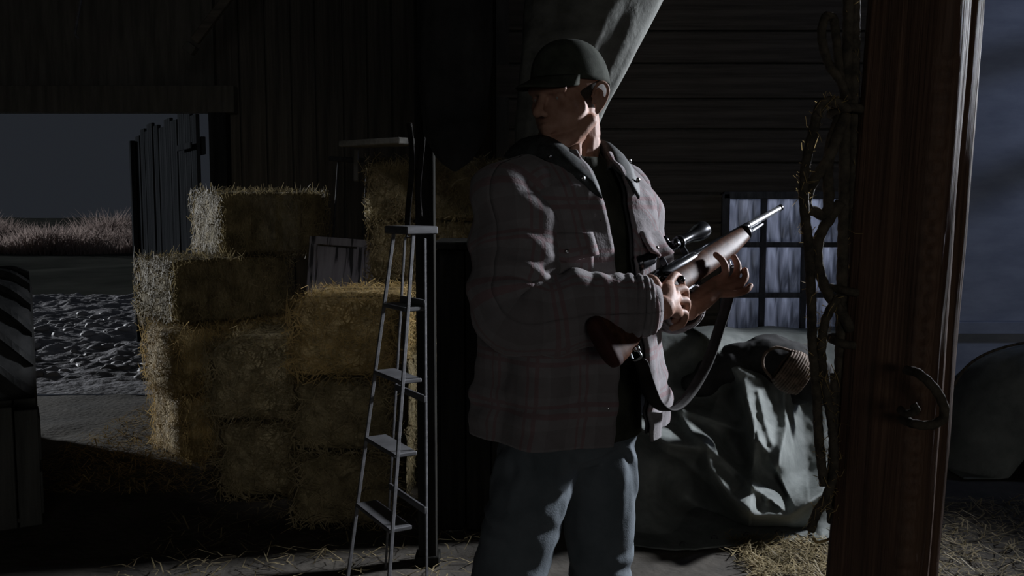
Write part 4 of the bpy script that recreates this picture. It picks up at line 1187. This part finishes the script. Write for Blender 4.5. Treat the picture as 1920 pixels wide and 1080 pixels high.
bm = bmesh.new(); add_sphere(bm, H(0, -.014, .137), (.008, .008, .004), HROT, 2); link('cap_button', bm_mesh('cap_button', bm, M['cap'], True), cp)
# short hair below the cap
bm = bmesh.new(); add_sphere(bm, H(0, -.03, .02), (.0775, .092, .06), HROT, 4)
M['hair'] = mat_noise('dark_short_hair', (.02, .015, .012), (.05, .04, .03), (90, 90, 90), .8, bump=.5, bdist=.002)
link('hair', bm_mesh('hair', bm, M['hair'], True), man)

# ------------------------------------------------------------------ the rifle
rf = empty('rifle', RB); tag(rf, 'scoped hunting rifle with walnut stock held by the man', 'rifle')
def rl_(s, h, r): return RR(s, h, r) - RB
def loft_stock():
    # (s, top h, bottom h, half width)
    prof = [(.012, .012, -.102, .019), (.04, .013, -.099, .020), (.09, .012, -.088, .0205), (.14, .008, -.074, .020), (.19, .000, -.062, .0185), (.225, -.006, -.056, .0175), (.265, -.004, -.056, .018), (.30, .006, -.052, .0205), (.34, .016, -.044, .0225), (.44, .017, -.040, .0225), (.52, .026, -.038, .0220), (.66, .028, -.032, .0205), (.74, .028, -.022, .0185), (.80, .027, -.012, .0165), (.812, .022, -.004, .012)]
    P = []
    for (s, tp_, bt, hw_) in spline(prof, 60):
        c = (tp_ + bt) / 2; hh = (tp_ - bt) / 2
        P.append([tuple(rl_(s, c + hh * sup(math.sin(t), 2.6), hw_ * sup(math.cos(t), 2.6))) for t in np.linspace(0, 2 * math.pi, 28, endpoint=False)])
    me = grid_mesh('stock', np.array(P), M['walnut'], closed=True); return me
link('stock', loft_stock(), rf)
P = []
for (s, g) in ((-.014, .82), (-.008, .96), (.0, 1.0), (.013, 1.0)):
    P.append([tuple(rl_(s, -.045 + .058 * g * sup(math.sin(t), 2.8), .0195 * g * sup(math.cos(t), 2.8))) for t in np.linspace(0, 2 * math.pi, 28, endpoint=False)])
P.insert(0, [tuple(rl_(-.015, -.045, 0))] * 28)
link('butt_pad', grid_mesh('butt_pad', np.array(P), M['pad'], closed=True), rf)
def rg_(s, h, r): return rl_(s - .085, h, r)
tube('barrel', [rl_(.475, .020, 0), rl_(.62, .020, 0), rl_(.75, .020, 0), rl_(.835, .020, 0)], [.0145, .0125, .0112, .0108], M['gunmetal'], rf, seg=18, n=24)
tube('muzzle_section', [rl_(.83, .020, 0), rl_(.9, .020, 0), rl_(RL, .020, 0)], [.0100, .0095, .0082], M['steel'], rf, seg=18, n=16)  # pale steel carries the bright reflection at the barrel end in its colour
tube('barrel_band', [rl_(.785, .008, 0), rl_(.800, .008, 0)], [.0225, .0222], M['gunmetal'], rf, seg=20)
tube('muzzle_crown', [rl_(RL - .012, .02, 0), rl_(RL + .004, .02, 0)], [.0095, .0092], M['gunmetal'], rf, seg=18)
tube('receiver', [rg_(.38, .017, 0), rg_(.40, .018, 0), rg_(.57, .019, 0), rg_(.58, .019, 0)], [.010, .0165, .0165, .0145], M['gunmetal'], rf, seg=18)
tube('bolt', [rg_(.335, .021, 0), rg_(.40, .021, 0)], [.0085, .010], M['gunmetal'], rf, seg=12)
bh = tube('bolt_handle', [rg_(.405, .018, .012), rg_(.402, .008, .032), rg_(.392, -.008, .048)], [.0055, .005, .005], M['gunmetal'], rf, seg=10, n=8)
bm = bmesh.new(); add_sphere(bm, rg_(.388, -.013, .052), .0098); link('bolt_knob', bm_mesh('bolt_knob', bm, M['gunmetal'], True), rf)
tube('scope_tube', [rg_(.34, .068, 0), rg_(.36, .068, 0), rg_(.40, .068, 0), rg_(.425, .068, 0), rg_(.58, .068, 0), rg_(.62, .068, 0), rg_(.66, .068, 0), rg_(.69, .068, 0)], [.0185, .020, .0195, .0132, .0132, .0150, .0225, .0235], M['gunmetal'], rf, seg=22, n=36)
tube('turret', [rg_(.50, .078, 0), rg_(.50, .098, 0)], [.0105, .0100], M['gunmetal'], rf, seg=14)
tube('turret', [rg_(.50, .068, .010), rg_(.50, .068, .030)], [.0105, .0100], M['gunmetal'], rf, seg=14)
for s in (.445, .555):
    tube('scope_ring', [rg_(s - .008, .068, 0), rg_(s + .008, .068, 0)], [.0165, .0165], M['gunmetal'], rf, seg=18)
    beam('scope_mount', rg_(s, .034, 0), rg_(s, .058, 0), .014, .014, M['gunmetal'], rf, bevel=.001)
for s, r in ((.3395, .0165), (.6905, .021)):
    tube('lens', [rg_(s, .068, 0), rg_(s + .001, .068, 0)], [r, r], M['gunmetal'], rf, seg=20)
tube('trigger_guard', [rg_(.375, -.052, 0), rg_(.385, -.076, 0), rg_(.41, -.086, 0), rg_(.438, -.078, 0), rg_(.452, -.046, 0)], .0035, M['steel'], rf, seg=8, n=24)
tube('trigger', [rg_(.412, -.046, 0), rg_(.414, -.060, 0), rg_(.422, -.072, 0)], [.003, .003, .0025], M['gunmetal'], rf, seg=8, n=8)
box('magazine_plate', rg_(.49, -.041, 0), (.012, .012, .012), M['gunmetal'], rf)
bpy.data.objects.remove(bpy.data.objects['magazine_plate'])
beam('floor_plate', rg_(.452, -.043, 0), rg_(.535, -.041, 0), .018, .006, M['gunmetal'], rf, up=rw, bevel=.001)
tube('cleaning_rod', [rl_(.79, .0, .0), rl_(.92, .004, .0)], [.0045, .0035], M['steel'], rf, seg=10)
for s, h in ((.075, -.094), (.66, -.036)):
    tube('sling_swivel', [rl_(s, h, -.010), rl_(s, h - .016, -.012), rl_(s, h - .020, 0), rl_(s, h - .016, .012), rl_(s, h, .010)], .0025, M['steel'], rf, seg=8, n=16)
# sling: flat strap
def strap(name, pts, wd, side, mat, parent):
    q = spline(pts, 50); pts_ = [Vector(p) for p in q]; P = []
    for i, p in enumerate(pts_):
        t = (pts_[min(i + 1, 49)] - pts_[max(i - 1, 0)]).normalized(); s = (side - t * side.dot(t)).normalized()
        P.append([tuple(p + s * wd * k) for k in (-.5, -.17, .17, .5)])
    return link(name, grid_mesh(name, np.array(P), mat, thick=.003), parent)
sl0 = RR(.075, -.112, 0)
spts = [sl0, at(1203, 680, 1.95), at(1215, 718, 1.97), at(1232, 756, 2.02), at(1258, 768, 2.10), at(1290, 742, 2.20), at(1325, 682, 2.32), at(1350, 610, 2.44), at(1368, 548, 2.48), RR(.66, -.058, 0)]
strap('sling', [p - RB for p in spts], .030, Vector((.9, -.4, .1)), M['leather'], rf)
tube('sling_buckle', [at(1189, 648, 1.925) - RB, at(1196, 650, 1.915) - RB, at(1200, 657, 1.918) - RB, at(1192, 658, 1.92) - RB, at(1189, 648, 1.925) - RB], .003, M['snap'], rf, seg=8)
